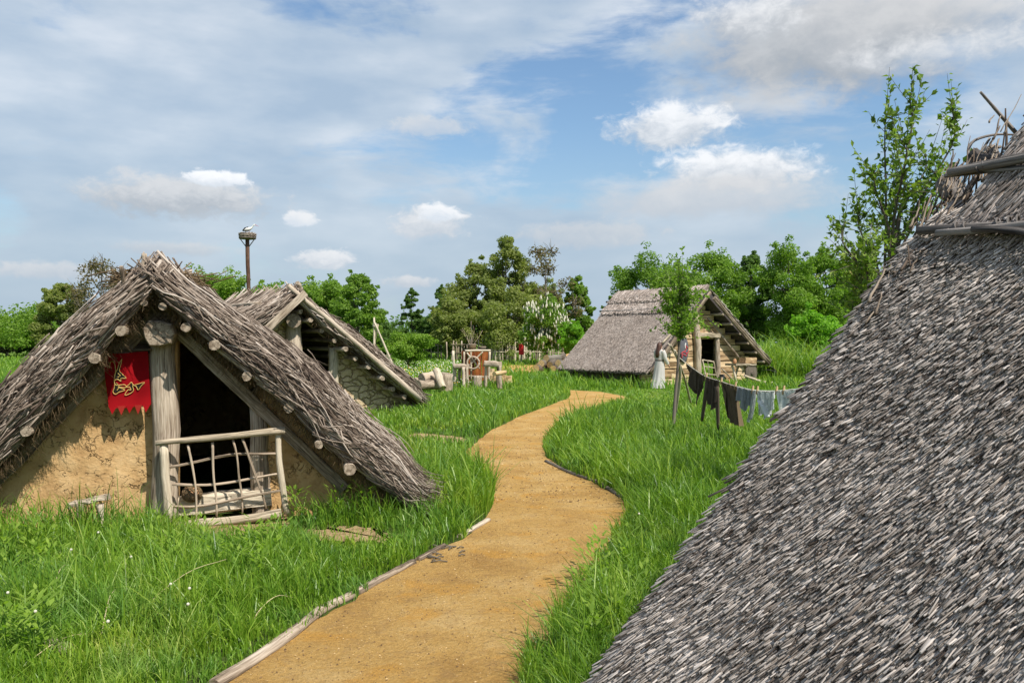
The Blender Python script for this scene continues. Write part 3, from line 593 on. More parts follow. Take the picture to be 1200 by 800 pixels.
# ---- second hut behind it
ap = np.array([-4.97, 19.5]); F2 = Fac(ap[0], ap[1], 38)
h2 = thing('thatched_hut', F2.P(0, 0, 0), 'second brushwood-roofed hut with crossed gable poles, standing behind the nearest one', 'hut')
F2p = lambda u, z: None
p2 = [(176, 478), (225, 440), (270, 408), (318, 372), (336, 357), (345, 355), (354, 361), (378, 385), (416, 415), (452, 444), (492, 474)]
u2a = F2.uz(350, 430)[0]; u2b = F2.uz(389, 430)[0]
S2, path2, pl2, tot2, ov2, c2 = brush_house(F2, h2, p2, .5, .46, 3.6, .62, .45, 1500, 900, .012, 21, -1, (u2a, u2b), stone)
for i, (x, y) in enumerate([(352, 364), (363, 374), (378, 386), (392, 398), (404, 408), (418, 419), (432, 429), (447, 442), (462, 455), (474, 464), (330, 366), (318, 377), (306, 386)]):
    u, z = F2.uz(x, y, .55); mb = MB(); log(mb, F2.P(u, -3.4, z + .03), F2.P(u, .56 + .06 * math.sin(i * 2.1), z - .02), .04, .055, .003, 10, 10, seed=90 + i, jit=.08); mb.build('purlin', GW, h2)
fl(F2, 'door_post', (344, 372), (344, 480), .06, .06, .17, .18, GW, h2, .006, 3)
fl(F2, 'door_post', (391, 408), (391, 480), .02, .02, .11, .11, PW, h2, .006, 4)
mb = MB(); log(mb, F2.px(345, 376, -.5), F2.px(345, 376, .4), .16, .17, .0, 6, 9, seed=6, jit=.08); mb.build('ridge_beam', GW, h2)
for i, (a, b) in enumerate([((346, 360), (484, 478)), ((346, 360), (200, 470))]):
    mb = MB(); beam(mb, F2.px(*a, .07), F2.px(*b, .07), .11, .05, up=F2.P(0, 1, 0) - F2.P(0, 0, 0), m=12, seed=i + 3, rough=.08); mb.build('rafter', GW, h2)
fl(F2, 'edge_pole', (337, 334), (492, 468), .74, .62, .05, .075, GW, h2, .006, 12)
mb = MB(); beam(mb, F2.px(358, 343, .86), F2.px(310, 388, .80), .03, .075, up=(0, 0, 1), m=8, seed=6, rough=.1); mb.build('crossed_board', GW, h2)
for i, (w0_, q) in enumerate([(0, .0), (0, 1)]):
    ss = [tot2 * .40, tot2 * .30][i]; P = np.array([S2(np.array(ss), np.array(qq), .06) for qq in np.linspace(pl2[5] - .2, pl2[-1] - .1, 8)]).reshape(-1, 3)
    mb = MB(); tubes(mb, P[None], .055, 8, cap=1, jit=.06); mb.build('roof_pole', GW, h2)
for i, (x, y, x2, y2) in enumerate([(380, 382, 381, 370), (352, 340, 348, 331), (428, 414, 431, 404)]):
    mb = MB(); log(mb, F2.px(x, y, .1), F2.px(x2, y2, .2), .06, .05, .02, seed=160 + i, jit=.12); mb.build('ridge_stub', GW, h2)

# ------------------------------------------------------------------ plank house with reed roof, centre right
F3 = Fac(7.4, 34.0, 35); h3 = thing('thatched_house', F3.P(0, 0, 0), 'reed-thatched house with orange plank gable and dark doorway at the end of the path', 'house')
AP3 = (0.0, 3.45); EL3 = (-3.15, .46); ER3 = (3.55, .72); D3 = 4.6
def roof_slab(F, ap, e, w0, w1, th, name, root, mt):
    d = np.array([ap[0] - e[0], ap[1] - e[1]]); d /= np.linalg.norm(d); nn = np.array([-d[1], d[0]]) if d[0] > 0 else np.array([d[1], -d[0]])
    mb = MB(); P = [(*e,), (*ap,), (ap[0] + 0 * nn[0], ap[1] + th / abs(nn[1])), (e[0] + nn[0] * th, e[1] + nn[1] * th)]
    A = [F.P(u, w0, z) for u, z in P]; slab(mb, A, F.P(0, w1, 0) - F.P(0, w0, 0)); mb.build(name, mt, root); return nn
def reeds(F, e, ap, nn, th, w0, w1, n, ln, rad, lift, rg, mb, skew=0.0, mat=0, smin=0, smax=1, sides=4, bias=1.0):
    d = np.array([ap[0] - e[0], ap[1] - e[1]]); Lr = np.linalg.norm(d); d /= Lr
    s = smin + (smax - smin) * rg.random(n) ** bias; s = s * Lr; wv = w0 + (w1 - w0) * rg.random(n); l = ln * rg.uniform(.6, 1.4, n); sk = skew + rg.normal(0, .09, n)
    h0 = th - .02; tip = th + lift * rg.random(n) ** .8; m = 3; t = np.linspace(0, 1, m)[None]
    ss = s[:, None] + l[:, None] * (1 - t) - l[:, None] * .5; W = wv[:, None] + (t - .5) * l[:, None] * sk[:, None]; H = h0 + (tip - h0)[:, None] * t ** .8
    P = F.P(e[0] + d[0] * ss + nn[0] * H, W, e[1] + d[1] * ss + nn[1] * H)
    tubes(mb, P, rad * np.exp(rg.standard_normal((n, 1)) * .28) * np.ones((1, m)), sides, mat, rnd=np.clip(rg.normal(.5, .25, n), 0, 1), rg=rg, smooth=sides > 4)
nl = roof_slab(F3, AP3, EL3, .55, -D3, .28, 'roof_slope', h3, reed_core); nr = roof_slab(F3, AP3, ER3, .55, -D3, .28, 'roof_slope', h3, reed_core)
rg = rng(33); mb = MB(); reeds(F3, EL3, AP3, nl, .28, .62, -D3 - .05, 30000, .32, .011, .036, rg, mb, smin=0, smax=.83, sides=3)
reeds(F3, EL3, AP3, nl, .16, .60, -D3, 2200, .22, .014, .06, rg, mb, smin=-.01, smax=.03, sides=3); mb.build('reed_thatch', reed_far, h3)
mb = MB(); reeds(F3, ER3, AP3, nr, .28, .62, -D3, 9000, .4, .014, .05, rg, mb, sides=3); mb.build('reed_thatch', reed, h3)
mb = MB(); reeds(F3, EL3, AP3, nl, .33, .66, -D3 - .06, 6000, .5, .016, .05, rg, mb, smin=.78, smax=1.0, sides=3); reeds(F3, EL3, AP3, nl, .38, .66, -D3 - .06, 3500, .34, .016, .05, rg, mb, smin=.91, smax=1.03, sides=3)
mb.build('ridge_cap', reed_cap, h3)
dl = nrm(np.array([AP3[0] - EL3[0], AP3[1] - EL3[1]])); LL = math.hypot(AP3[0] - EL3[0], AP3[1] - EL3[1])
for k, s in enumerate((.77, .90)):
    mb = MB(); q = np.array(EL3) + dl * LL * s + nl * (.36 + .04 * k); log(mb, F3.P(q[0], .75, q[1]), F3.P(q[0], -D3 - .2, q[1]), .045, .045, .006, 14, 8, seed=200 + k, jit=.15); mb.build('ridge_pole', [rod_wood, log_end], h3)
for sgn, e, nn in ((-1, EL3, nl), (1, ER3, nr)):
    for k, off in enumerate((0.0, .22)):
        mb = MB(); a = np.array(AP3) + nn * (.05 + off * .3) + np.array([0, .1]); b = np.array(e) + nn * (.02 + off * .5)
        if sgn > 0: a = a + np.array([.1, -.2])
        log(mb, F3.P(a[0], .70 + .03 * k, a[1]), F3.P(b[0], .66, b[1]), .05, .06, .004, 10, 8, seed=210 + k, jit=.08); mb.build('verge_pole', GW, h3)
for i, (s, sd) in enumerate([(t, -1) for t in (.12, .3, .5, .7)] + [(t, 1) for t in (.08, .22, .36, .5, .64, .78)]):
    e, nn = (EL3, nl) if sd < 0 else (ER3, nr); q = np.array(e) * (1 - s) + np.array(AP3) * s - nn * .06
    mb = MB(); log(mb, F3.P(q[0], -D3 + .1, q[1]), F3.P(q[0], .68, q[1] - .02), .05, .055, .002, 6, 8, seed=220 + i); mb.build('purlin', GW, h3)
FOOT.append([F3.P(EL3[0] + .3, .3, 0)[:2], F3.P(ER3[0], .2, 0)[:2], F3.P(ER3[0], -D3, 0)[:2], F3.P(EL3[0] + .3, -D3, 0)[:2]])
du0, du1 = F3.uz(821, 400)[0], F3.uz(838, 400)[0]; dz1 = F3.uz(828, 395)[1]
def zroof3(u): return np.interp(u, [EL3[0], AP3[0], ER3[0]], [EL3[1], AP3[1], ER3[1]])
mb = MB(); rg = rng(41); z = 0.0; k = 0
while z < 3.3:
    hgt = rg.uniform(.17, .27); zc = z + hgt / 2
    ul = np.interp(zc + hgt / 2, [EL3[1], AP3[1]], [EL3[0], AP3[0]]); ur = np.interp(zc + hgt / 2, [ER3[1], AP3[1]], [ER3[0], AP3[0]])
    spans = [(ul, du0), (du1, ur)] if zc < dz1 else [(ul, ur)]
    for a, b in spans:
        cuts = [a]; 
        while b - cuts[-1] > 2.0: cuts.append(cuts[-1] + rg.uniform(.9, 1.7))
        cuts.append(b)
        for q0, q1 in zip(cuts[:-1], cuts[1:]):
            if q1 - q0 < .05: continue
            beam(mb, F3.P(q0 + .006, rg.normal(0, .012), zc + rg.normal(0, .008)), F3.P(q1 - .006, rg.normal(0, .012), zc + rg.normal(0, .008)), .045, hgt / 2 - .012, up=(0, 0, 1), m=5, seed=k, rough=.12, rnd=rg.random()); k += 1
    z += hgt
mb.build('plank_wall', plank_wood, h3)
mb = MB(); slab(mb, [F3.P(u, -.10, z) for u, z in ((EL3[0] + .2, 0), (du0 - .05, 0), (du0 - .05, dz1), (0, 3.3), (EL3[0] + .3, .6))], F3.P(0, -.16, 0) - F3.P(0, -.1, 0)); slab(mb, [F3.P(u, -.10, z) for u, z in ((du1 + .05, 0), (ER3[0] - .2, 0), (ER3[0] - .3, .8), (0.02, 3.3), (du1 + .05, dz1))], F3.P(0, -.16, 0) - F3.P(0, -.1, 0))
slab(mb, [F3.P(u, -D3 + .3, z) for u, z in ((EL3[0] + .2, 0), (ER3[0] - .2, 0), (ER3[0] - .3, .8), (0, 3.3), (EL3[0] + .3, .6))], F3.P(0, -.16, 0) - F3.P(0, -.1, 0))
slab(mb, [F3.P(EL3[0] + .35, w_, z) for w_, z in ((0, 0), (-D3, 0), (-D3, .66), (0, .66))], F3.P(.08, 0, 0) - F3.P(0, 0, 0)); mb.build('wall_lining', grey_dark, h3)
fl(F3, 'door_post', (815, 368), (818, 452), .12, .12, .13, .15, GW, h3, .004, 3); fl(F3, 'door_post', (840, 392), (842, 452), .12, .12, .10, .11, GW, h3, .004, 4)
mb = MB(); beam(mb, F3.px(816, 392.5, .20), F3.px(843, 393, .20), .07, .09, m=6, seed=2, rough=.1); mb.build('lintel', [pale_wood, log_end], h3)
fl(F3, 'brace_pole', (829, 372), (868, 422), .22, .22, .05, .06, GW, h3, .004, 5)
fl(F3, 'brace_pole', (796, 380), (776, 402), .60, .60, .035, .04, PW, h3, .004, 6)
fl(F3, 'ridge_stub', (722, 358), (719, 350), -D3 - .1, -D3 - .1, .05, .05, GW, h3, .004, 7)
FL3 = fl
# leaning gate/ladder before its door
la = thing('lattice_gate', F3.px(832, 448, .4) * np.array([1, 1, 0]), 'small lattice gate of bent sticks leaning in the dark doorway of the plank house', 'gate')
for i, (a, b, r) in enumerate([((823, 421), (828, 448), .028), ((836, 423), (841, 448), .028), ((823, 421.5), (836, 424), .025), ((824, 429), (838, 431), .018), ((825, 437), (839, 439), .018), ((826, 443), (840, 445), .02), ((829, 422), (833, 446), .016)]):
    FL3(F3, 'stile' if i < 2 else 'crossbar', a, b, .30, .30, r, r, PW, la, .01, 80 + i)
# oval shield on the plank wall
so = F3.px(801, 424, .1); shd = thing('painted_shield', so, 'tall oval dark grey shield with a reddish painted beast hung on the plank gable', 'shield')
c0 = F3.px(801, 409, .09); uu, zz = F3.uz(801, 409.5, .09); mb = MB(); Rg = []
for f, d in ((1.0, -.02), (1.0, .02), (.9, .035), (.6, .06), (.25, .07), (.02, .072)): Rg.append([F3.P(uu + .25 * f * math.cos(a), .10 + d, zz + .52 * f * math.sin(a)) for a in np.arange(24) / 24 * 6.28])
rings(mb, Rg); mb.build('board', shieldm, shd)
mb = MB()
for st in ([(803, 401), (804, 406), (801, 410)], [(798, 412), (801, 409), (805, 411), (807, 408)], [(799, 417), (800, 412), (804, 414), (805, 410)], [(804, 402), (806, 405)]): tubes(mb, curve([F3.px(x, y + 3, .17) for x, y in st], 10), .02, 6, rnd=.4)
mb.build('painted_beast', redpaint, shd)
mb = MB(); tubes(mb, curve([F3.px(x, y, .175) for x, y in ((803.6, 402), (802.8, 405), (803.2, 408.5))], 8), .022, 6); mb.build('painted_stripe', featherw, shd)

# ------------------------------------------------------------------ big reed roof at the right
class Fac4(Fac): pass
F4 = Fac4(0, 0, 0); F4.O = np.array([.34, 3.20]); F4.T = np.array([.894, .447]); F4.N = np.array([.447, -.894]); F4.T = F4.T / np.linalg.norm(F4.T); F4.N = F4.N / np.linalg.norm(F4.N)
# u rises with the slope, w runs along the eave toward the viewer
E4 = (0.0, .42); A4 = (3.12, 3.54)
h4 = thing('thatched_house', F4.P(3, 2, 0), 'big weathered reed roof with tied ridge poles filling the right foreground', 'house')
n4 = np.array([-.7071, .7071])
UM = 1.80
mb = MB(); slab(mb, [F4.P(u, 0.06, z) for u, z in ((0, .22), (UM, UM + .2), (UM, UM + E4[1]), (0, E4[1]))], F4.P(0, 7.0, 0) - F4.P(0, 0, 0)); slab(mb, [F4.P(u, .22, z) for u, z in ((UM + .002, UM + .2), (A4[0] + .05, A4[1] - .22), (A4[0] + .05, A4[1]), (UM + .002, UM + E4[1]))], F4.P(0, 6.78, 0) - F4.P(0, 0, 0)); mb.build('roof_slope', reed_core, h4)
mb = MB(); slab(mb, [F4.P(u, 0.0, z) for u, z in ((6.2, .22), (A4[0] + .052, A4[1] - .22), (A4[0] + .052, A4[1]), (6.2, E4[1]))], F4.P(0, 7.0, 0) - F4.P(0, 0, 0)); mb.build('roof_slope', reed_core, h4)
rg = rng(55); mb = MB()
LT = 1.78 / 3.12
def R4(n, w0, w1, a, b, ln, rad, lift, skew, mt=0, th=0.0, sides=5, bias=1): reeds(F4, E4, A4, n4, th, w0, w1, n, ln, rad, lift, rg, mb, skew, mt, a, b, sides, bias)
SK = -.03
R4(62000, .01, 1.7, -.03, LT + .03, .19, .0025, .042, SK, 0, .010)
R4(38000, .03, 1.7, -.03, LT + .02, .15, .0027, .055, SK, 0, .012)
R4(9000, 1.7, 3.4, -.03, LT + .03, .15, .006, .05, SK, 0, .012, 4); R4(5000, 3.4, 7.0, -.03, LT + .03, .2, .009, .05, SK, 0, .012, 3)
R4(1800, -.03, .07, -.02, LT, .16, .0034, .05, SK - .25, 0, .0)
mb.build('reed_thatch', reed, h4)
mb = MB(); R4(11000, .19, 1.6, LT - .01, 1.0, .34, .0036, .030, -.03, 0, .035); R4(2500, 1.6, 7, LT, 1.0, .4, .008, .03, 0, 0, .035, 4); mb.build('ridge_reed', reed_cap, h4)
mb = MB(); reeds(F4, (6.2, .42), A4, np.array([.7071, .7071]), .01, 0, 7, 6000, .3, .008, .04, rg, mb, 0, 0, 0, 1, 3); mb.build('reed_thatch', reed, h4)
def q4(t, w_, h=.06): return F4.P(t - .7071 * h, w_, .42 + t + .7071 * h)
def pl4(px_, py_, h=.06): # point of the picture on the roof plane lifted by h
    a, b = (px_ - 600) / 1000, -(py_ - 400) / 1000; N = np.array([F4.T[0] * n4[0], F4.T[1] * n4[0], n4[1]]); P0 = q4(0, 0, h); k = ((P0 - np.array([0, 0, CAMZ])) @ N) / (np.array([a, 1, b]) @ N); return np.array([a * k, k, CAMZ + b * k])
def ext(a, b, f): return a + (b - a) * f
RW = [rod_wood, log_end]
for k, (a, b, r, hh) in enumerate([((1077, 270), (1200, 263), .024, .085), ((1098, 273), (1200, 258), .020, .115), ((1140, 268), (1200, 270), .018, .12), ((1112, 203), (1200, 185), .026, .09), ((1108, 206), (1200, 196), .014, .06)]):
    A_, B_ = pl4(*a, hh), pl4(*b, hh); mb = MB(); log(mb, A_, ext(A_, B_, 3.2), r * .8, r * 1.15, .008, 16, 10, seed=300 + k, jit=.06); mb.build('ridge_pole', RW, h4)
# withy ties round the poles
for k, (x, y, r) in enumerate([(1118, 268, .05), (1128, 268, .05), (1180, 264, .065), (1190, 262, .06), (1166, 264, .05), (1188, 187, .045), (1150, 196, .045)]):
    c0 = pl4(x, y, .09); r *= .68; t = np.linspace(0, 6.6, 20); ax = nrm(F4.P(.25, 1, 0) - F4.P(0, 0, 0)); e1 = np.cross(ax, [0, 0, 1]); e1 = nrm(e1); e2 = np.cross(ax, e1)
    mb = MB(); P = c0 + r * (np.cos(t)[:, None] * e1 * .9 + np.sin(t)[:, None] * e2 * .8) + ax * (t[:, None] - 3) * .005; tubes(mb, P, .005, 6, rnd=.6); mb.build('withy_tie', rod_wood, h4)
# ragged gable brush and hooks at the far end
mb = MB(); rg = rng(66); n = 190; t = 1.3 + .98 * rg.random(n); A_ = F4.P(t, .14 - rg.random(n) ** 1.4 * .30 * np.clip((t - 1.1) / .8, .25, 1), .42 + t + rg.normal(.0, .045, n))
ang = rg.normal(.15, .55, n); ln = rg.uniform(.10, .34, n); dv = np.stack([F4.T[0] * np.cos(ang) * .7 - F4.N[0] * .35 * rg.random(n), F4.T[1] * np.cos(ang) * .7 - F4.N[1] * .35 * rg.random(n), .72 * np.cos(ang) + .5 * np.sin(ang)], 1) * ln[:, None]
tt_ = np.linspace(-.5, .5, 6)[None, :, None]; P = A_[:, None] + dv[:, None] * tt_ + rg.standard_normal((n, 6, 3)) * .0025; tubes(mb, P, rg.uniform(.002, .006, n)[:, None] * np.linspace(1.2, .6, 6)[None], 5, rg=rg)
mb.build('gable_twigs', twig_dark, h4)
def seq(name, pts, r0, r1, mt=RW, Y=4.25, m=16, cap=1):
    mb = MB(); P = curve([pix(x, y, Y + dy) for x, y, dy in pts], m); tubes(mb, P[None], np.linspace(r0, r1, m)[None], 8, cap=cap, jit=.06); return mb.build(name, mt, h4)
seq('hooked_branch', [(1148, 212, 0), (1135, 184, .03), (1140, 166, .05), (1165, 158, .08), (1192, 158, .1)], .010, .005)
seq('long_stick', [(1196, 162, .2), (1170, 132, .15), (1149, 108, .1)], .011, .006)
seq('gable_branch', [(1100, 290, .1), (1118, 255, .1), (1128, 215, .1), (1160, 162, .1)], .012, .006); seq('gable_branch', [(1085, 320, .05), (1112, 262, .08), (1150, 200, .1)], .010, .006); seq('gable_branch', [(1118, 240, .0), (1145, 205, .05), (1158, 178, .1), (1172, 172, .15)], .012, .008)
seq('gable_branch', [(1058, 345, .05), (1080, 300, .0), (1112, 255, -.05), (1128, 236, .0)], .009, .005); seq('gable_branch', [(1040, 350, .0), (1062, 310, .0), (1090, 275, 0), (1100, 240, 0)], .009, .004)
for k, (a, b, r) in enumerate([((1108, 214), (1128, 240), .05), ((1140, 182), (1168, 196), .035), ((1160, 176), (1180, 200), .03)]):
    mb = MB(); log(mb, pix(*a, 4.28), pix(*b, 4.1), r, r, .01, 8, 10, seed=330 + k, jit=.12); mb.build('purlin', RW, h4)
seq('hooked_branch', [(1156, 262, -.5), (1152, 254, -.5), (1156, 249, -.5), (1162, 252, -.5)], .006, .003); seq('gable_branch', [(1015, 385, .0), (1040, 335, .0), (1058, 310, .0), (1068, 285, 0)], .010, .005)
mb = MB()
for a, b in (((.12, .0), (3.1, 3.3)), ((6.1, .0), (3.1, 3.3))): pass
slab(mb, [F4.P(u, .35, z) for u, z in ((.35, 0), (5.9, 0), (5.9, .45), (3.14, 3.25), (.35, .5))], F4.P(0, .2, 0) - F4.P(0, 0, 0)); slab(mb, [F4.P(.45, w_, z) for w_, z in ((.55, 0), (6.9, 0), (6.9, .55), (.55, .55))], F4.P(.2, 0, 0) - F4.P(0, 0, 0)); mb.build('wall', mud, h4)
FOOT.append([F4.P(.25, .25, 0)[:2], F4.P(6, .25, 0)[:2], F4.P(6, 7, 0)[:2], F4.P(.25, 7, 0)[:2]])
# ------------------------------------------------------------------ trees
def crown(mb, rg, cen, rad, per, size, up=.25, squash=.8, jn=.75):
    """leaf clumps: centres [n,3], radii [n]"""
    n = len(cen); cnt = np.maximum((per * (rad / rad.mean()) ** 2).astype(int), 8); k = np.repeat(np.arange(n), cnt); N = len(k)
    d = nrm(rg.standard_normal((N, 3))); r = rad[k] * rg.uniform(.35, 1.08, N) ** .7; P = cen[k] + d * r[:, None] * np.array([1, 1, squash])
    nn = d * 1.0 + rg.standard_normal((N, 3)) * jn; nn[:, 2] += up
    leafs(mb, P, nn, size * rg.uniform(.6, 1.3, N), size * rg.uniform(.4, .8, N), rg, rnd=np.clip(rg.normal(.45, .2, N) + (rg.random(n) - .5)[k] * .25, 0, 1))
def make_tree(px, ytop, wpx, Y, kind, leaf, label, cat='tree', seed=0, name='broadleaf_tree', zb=None, size=None, dens=1.0, group=None, zc0=None, base=None):
    rg = rng(seed); X = (px - 600) / 1000 * Y; H = CAMZ + (400 - ytop) / 1000 * Y; Wd = wpx / 1000 * Y
    t = thing(name, (X, Y, 0), label, cat, group); c0 = np.array([X, Y, 0.])
    z0 = (zc0 if zc0 is not None else .16) * H; size = size or Y * .0032
    if kind == 'round':
        n = 46; d = nrm(rg.standard_normal((n, 3))); rr = rg.uniform(.35, .88, n) ** .6; cen = d * rr[:, None] * np.array([Wd / 2, Wd / 2, (H - z0) / 2]); cen[:, :2] *= (1 + .22 * np.sin(3 * np.arctan2(d[:, 1], d[:, 0]) + seed))[:, None]
        cen[:, 2] += (H + z0) / 2 - .04 * H; rad = Wd * rg.uniform(.11, .19, n)
    elif kind == 'tall':
        n = 95; zz = rg.random(n); env = np.sin(np.pi * (zz * .86 + .12)) ** .6 * (1 - .35 * zz); a = rg.random(n) * 6.28; r = env * Wd / 2 * rg.uniform(.3, .95, n) ** .6
        cen = np.stack([r * np.cos(a), r * np.sin(a), z0 + zz * (H - z0) * .96], 1); rad = Wd * rg.uniform(.07, .16, n) * (1 - .35 * zz)
    elif kind == 'cone':
        n = 60; zz = rg.random(n) ** 1.1; env = (1 - zz) ** .75 * .95 + .05; a = rg.random(n) * 6.28; r = env * Wd / 2 * rg.uniform(.2, 1, n)
        cen = np.stack([r * np.cos(a), r * np.sin(a), z0 + zz * (H - z0) * .98], 1); rad = Wd * rg.uniform(.07, .13, n) * (1 - .45 * zz)
    elif kind == 'bare':
        n = 34; zz = rg.random(n); a = rg.random(n) * 6.28; env = np.sin(np.pi * (zz * .8 + .15)); r = env * Wd / 2 * rg.uniform(.3, 1, n) ** .5
        cen = np.stack([r * np.cos(a), r * np.sin(a), z0 + zz * (H - z0) * .96], 1); rad = Wd * rg.uniform(.09, .15, n)
    low = cen[:, 2] - rad < z0 * .5; cen[low, 2] += rad[low]
    # trunk and limbs
    mb = MB(); rt = max(.010 * H + .012 * Wd, .03) * (.8 if kind in ('cone', 'bare') else 1); lean = rg.normal(0, .02, 2) * H
    top = np.array([lean[0], lean[1], H * (.93 if kind in ('cone', 'tall', 'bare') else .72)])
    log(mb, c0 + [0, 0, -.1], c0 + top, rt, rt * .12, .008, 12, 9, 0, 0, seed=seed)
    nl_ = min(len(cen), 30); z1 = np.clip(cen[:nl_, 2] - Wd * rg.uniform(.15, .45, nl_), .14 * H, H * .85); f = z1 / top[2]
    A = np.stack([lean[0] * f, lean[1] * f, z1], 1); tt = np.linspace(0, 1, 6)[None, :, None]; P = A[:, None] * (1 - tt) + cen[:nl_, None] * tt; P[..., 2] += -np.sin(np.pi * tt[..., 0]) * Wd * .04 ; P += rg.standard_normal(P.shape) * Wd * .008
    tubes(mb, c0 + P, rt * .34 * np.linspace(1, .2, 6)[None] * np.ones((nl_, 1)), 5, rg=rg)
    if kind == 'bare':
        m_ = 260; src = cen[rg.integers(0, n, m_)]; dd = nrm(rg.standard_normal((m_, 3)) + np.array([0, 0, .9]) + src * np.array([1, 1, 0]) / Wd * 1.5); Lg = rg.uniform(.12, .3, m_) * Wd
        P = src[:, None] - dd[:, None] * Lg[:, None, None] * .3 + dd[:, None] * Lg[:, None, None] * np.linspace(0, 1, 5)[None, :, None] + rg.standard_normal((m_, 5, 3)) * Wd * .008
        tubes(mb, c0 + P, np.array([[.035, .03, .024, .018, .01]]) * Y / 75, 4, rg=rg)
    mb.build('trunk', bark_far if kind == 'bare' else bark, t)
    mb = MB(); per = dict(round=360, tall=200, cone=220, bare=80)[kind] * dens
    crown(mb, rg, c0 + cen, rad, per, size, squash=.75 if kind != 'cone' else .5)
    if kind != 'bare':   # sparse outer sprays that break the outline
        m_ = int(46 * dens); src = rg.integers(0, n, m_); dd = nrm(cen[src] - np.array([0, 0, (H + z0) / 2])); c2_ = cen[src] + dd * rad[src][:, None] * rg.uniform(.9, 1.5, m_)[:, None]; crown(mb, rg, c0 + c2_, rad[src] * .38, 26, size)
    mb.build('crown', leaf, t); return t, c0 + cen, rad, rg
TR = [ # px, ytop, w, Y, kind, leaf, label
 (8, 366, 110, 88, 'round', L_green, 'dark green rounded tree at the far left edge behind the nearest hut'),
 (-60, 350, 110, 92, 'round', L_green, 'green rounded tree in the far row just beyond the left edge'),
 (40, 374, 60, 96, 'round', L_dark, 'low dark tree between the leftmost tree and the olive one beside the hut roof'),
 (74, 332, 66, 80, 'tall', L_olive, 'olive brown tree rising just left of the hut roof'),
 (118, 302, 84, 78, 'bare', L_brown, 'nearly leafless reddish tree behind the left slope of the hut roof'),
 (158, 345, 60, 84, 'round', L_green, 'green tree hidden mostly behind the peak of the nearest hut'),
 (254, 313, 84, 84, 'round', L_light, 'yellow-green rounded tree just left of the stork pole'),
 (306, 321, 72, 88, 'round', L_light, 'yellow-green tree directly behind the stork pole'),
 (356, 326, 70, 86, 'round', L_light, 'light green tree above the crossed gable poles of the second hut'),
 (386, 324, 66, 80, 'round', L_green, 'green tree right of the second hut peak, half behind its taller neighbour'),
 (420, 320, 66, 72, 'tall', L_green, 'tall dense green tree whose right edge stands against open sky'),
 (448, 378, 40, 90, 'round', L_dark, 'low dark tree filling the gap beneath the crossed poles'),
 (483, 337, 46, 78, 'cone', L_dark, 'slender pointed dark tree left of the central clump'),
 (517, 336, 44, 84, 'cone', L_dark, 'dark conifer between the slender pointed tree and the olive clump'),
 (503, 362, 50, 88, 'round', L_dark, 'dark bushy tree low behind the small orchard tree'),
 (556, 309, 84, 78, 'tall', L_olive, 'broad olive tree forming the left shoulder of the central clump'),
 (535, 345, 60, 74, 'round', L_olive, 'lower olive tree in front of the left shoulder of the central clump'),
 (595, 275, 80, 76, 'tall', L_olive, 'tallest olive green tree of the central clump'),
 (600, 335, 76, 70, 'round', L_olive, 'rounded olive tree in front of the tallest one'),
 (640, 284, 78, 77, 'bare', L_brown, 'thin brownish tree with visible twigs right of the tallest olive tree'),
 (630, 330, 60, 79, 'round', L_olive, 'olive tree below the thin twiggy one, behind the blossoming tree'),
 (676, 322, 46, 80, 'tall', L_green, 'airy bright green tree at the right end of the central clump'),
 (706, 386, 44, 92, 'round', L_dark, 'low dark tree at the left end of the reed-roofed house'),
 (762, 286, 84, 72, 'round', L_green, 'large rounded tree above the left half of the reed-roofed house'),
 (730, 330, 40, 76, 'round', L_green, 'lower green tree at the left edge of the large rounded one'),
 (838, 284, 76, 74, 'round', L_green, 'large leafy tree behind the gable of the reed-roofed house'),
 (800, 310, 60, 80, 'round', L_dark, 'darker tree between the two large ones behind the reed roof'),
 (880, 297, 62, 78, 'tall', L_dark, 'dark green tree right of the house gable'),
 (922, 279, 72, 73, 'round', L_green, 'tall rounded tree above the bright green shrub'),
 (968, 278, 66, 75, 'round', L_green, 'tall green tree just left of the young tree by the big roof'),
 (1010, 300, 70, 78, 'round', L_green, 'green tree standing behind the young tree by the big roof'),
 (1075, 295, 80, 80, 'round', L_green, 'green tree hidden behind the big foreground roof'),
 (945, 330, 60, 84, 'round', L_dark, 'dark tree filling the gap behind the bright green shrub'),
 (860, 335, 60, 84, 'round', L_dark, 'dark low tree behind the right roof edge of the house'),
]
for i, (px_, yt, wp, Y, kd, lf, lb) in enumerate(TR):
    nm = 'conifer_tree' if kd == 'cone' else ('twiggy_tree' if kd == 'bare' else 'broadleaf_tree')
    make_tree(px_, yt, wp * 1.08, Y, kd, lf, lb, seed=500 + i, name=nm, group='trees beyond the village', zc0=.10 if px_ < 720 else .17, dens=1.15)
make_tree(478, 385, 52, 49, 'round', L_light, 'small pale orchard tree with a thin trunk standing in the flowery field', seed=600, name='orchard_tree', zc0=.28, size=.13, dens=.6)
make_tree(952, 357, 62, 44, 'round', L_bright, 'bright yellow-green bushy tree right of the reed-roofed house', seed=601, name='young_tree', zc0=.08, size=.16, dens=.8)
make_tree(672, 376, 34, 60, 'round', L_bright, 'small vivid green tree beside the blossoming tree', seed=602, name='young_tree', zc0=.25, size=.17, dens=.8)
t, cen, rad, rg = make_tree(640, 347, 58, 62, 'round', L_green, 'round tree covered in white blossom candles beyond the field', seed=603, name='blossoming_tree', zc0=.25, size=.18, dens=.8)
n = 560; k = rg.integers(0, len(cen), n); d = nrm(rg.standard_normal((n, 3)) + np.array([0, -.3, .25])); A = cen[k] + d * rad[k][:, None] * 1.0; mb = MB(); tt_ = np.linspace(0, 1, 4)[None, :, None]
tubes(mb, A[:, None] + np.array([0, 0, .3]) * tt_, np.array([[.035, .06, .042, .012]]), 6, jit=.25, rg=rg); mb.build('blossom', blossom, t)
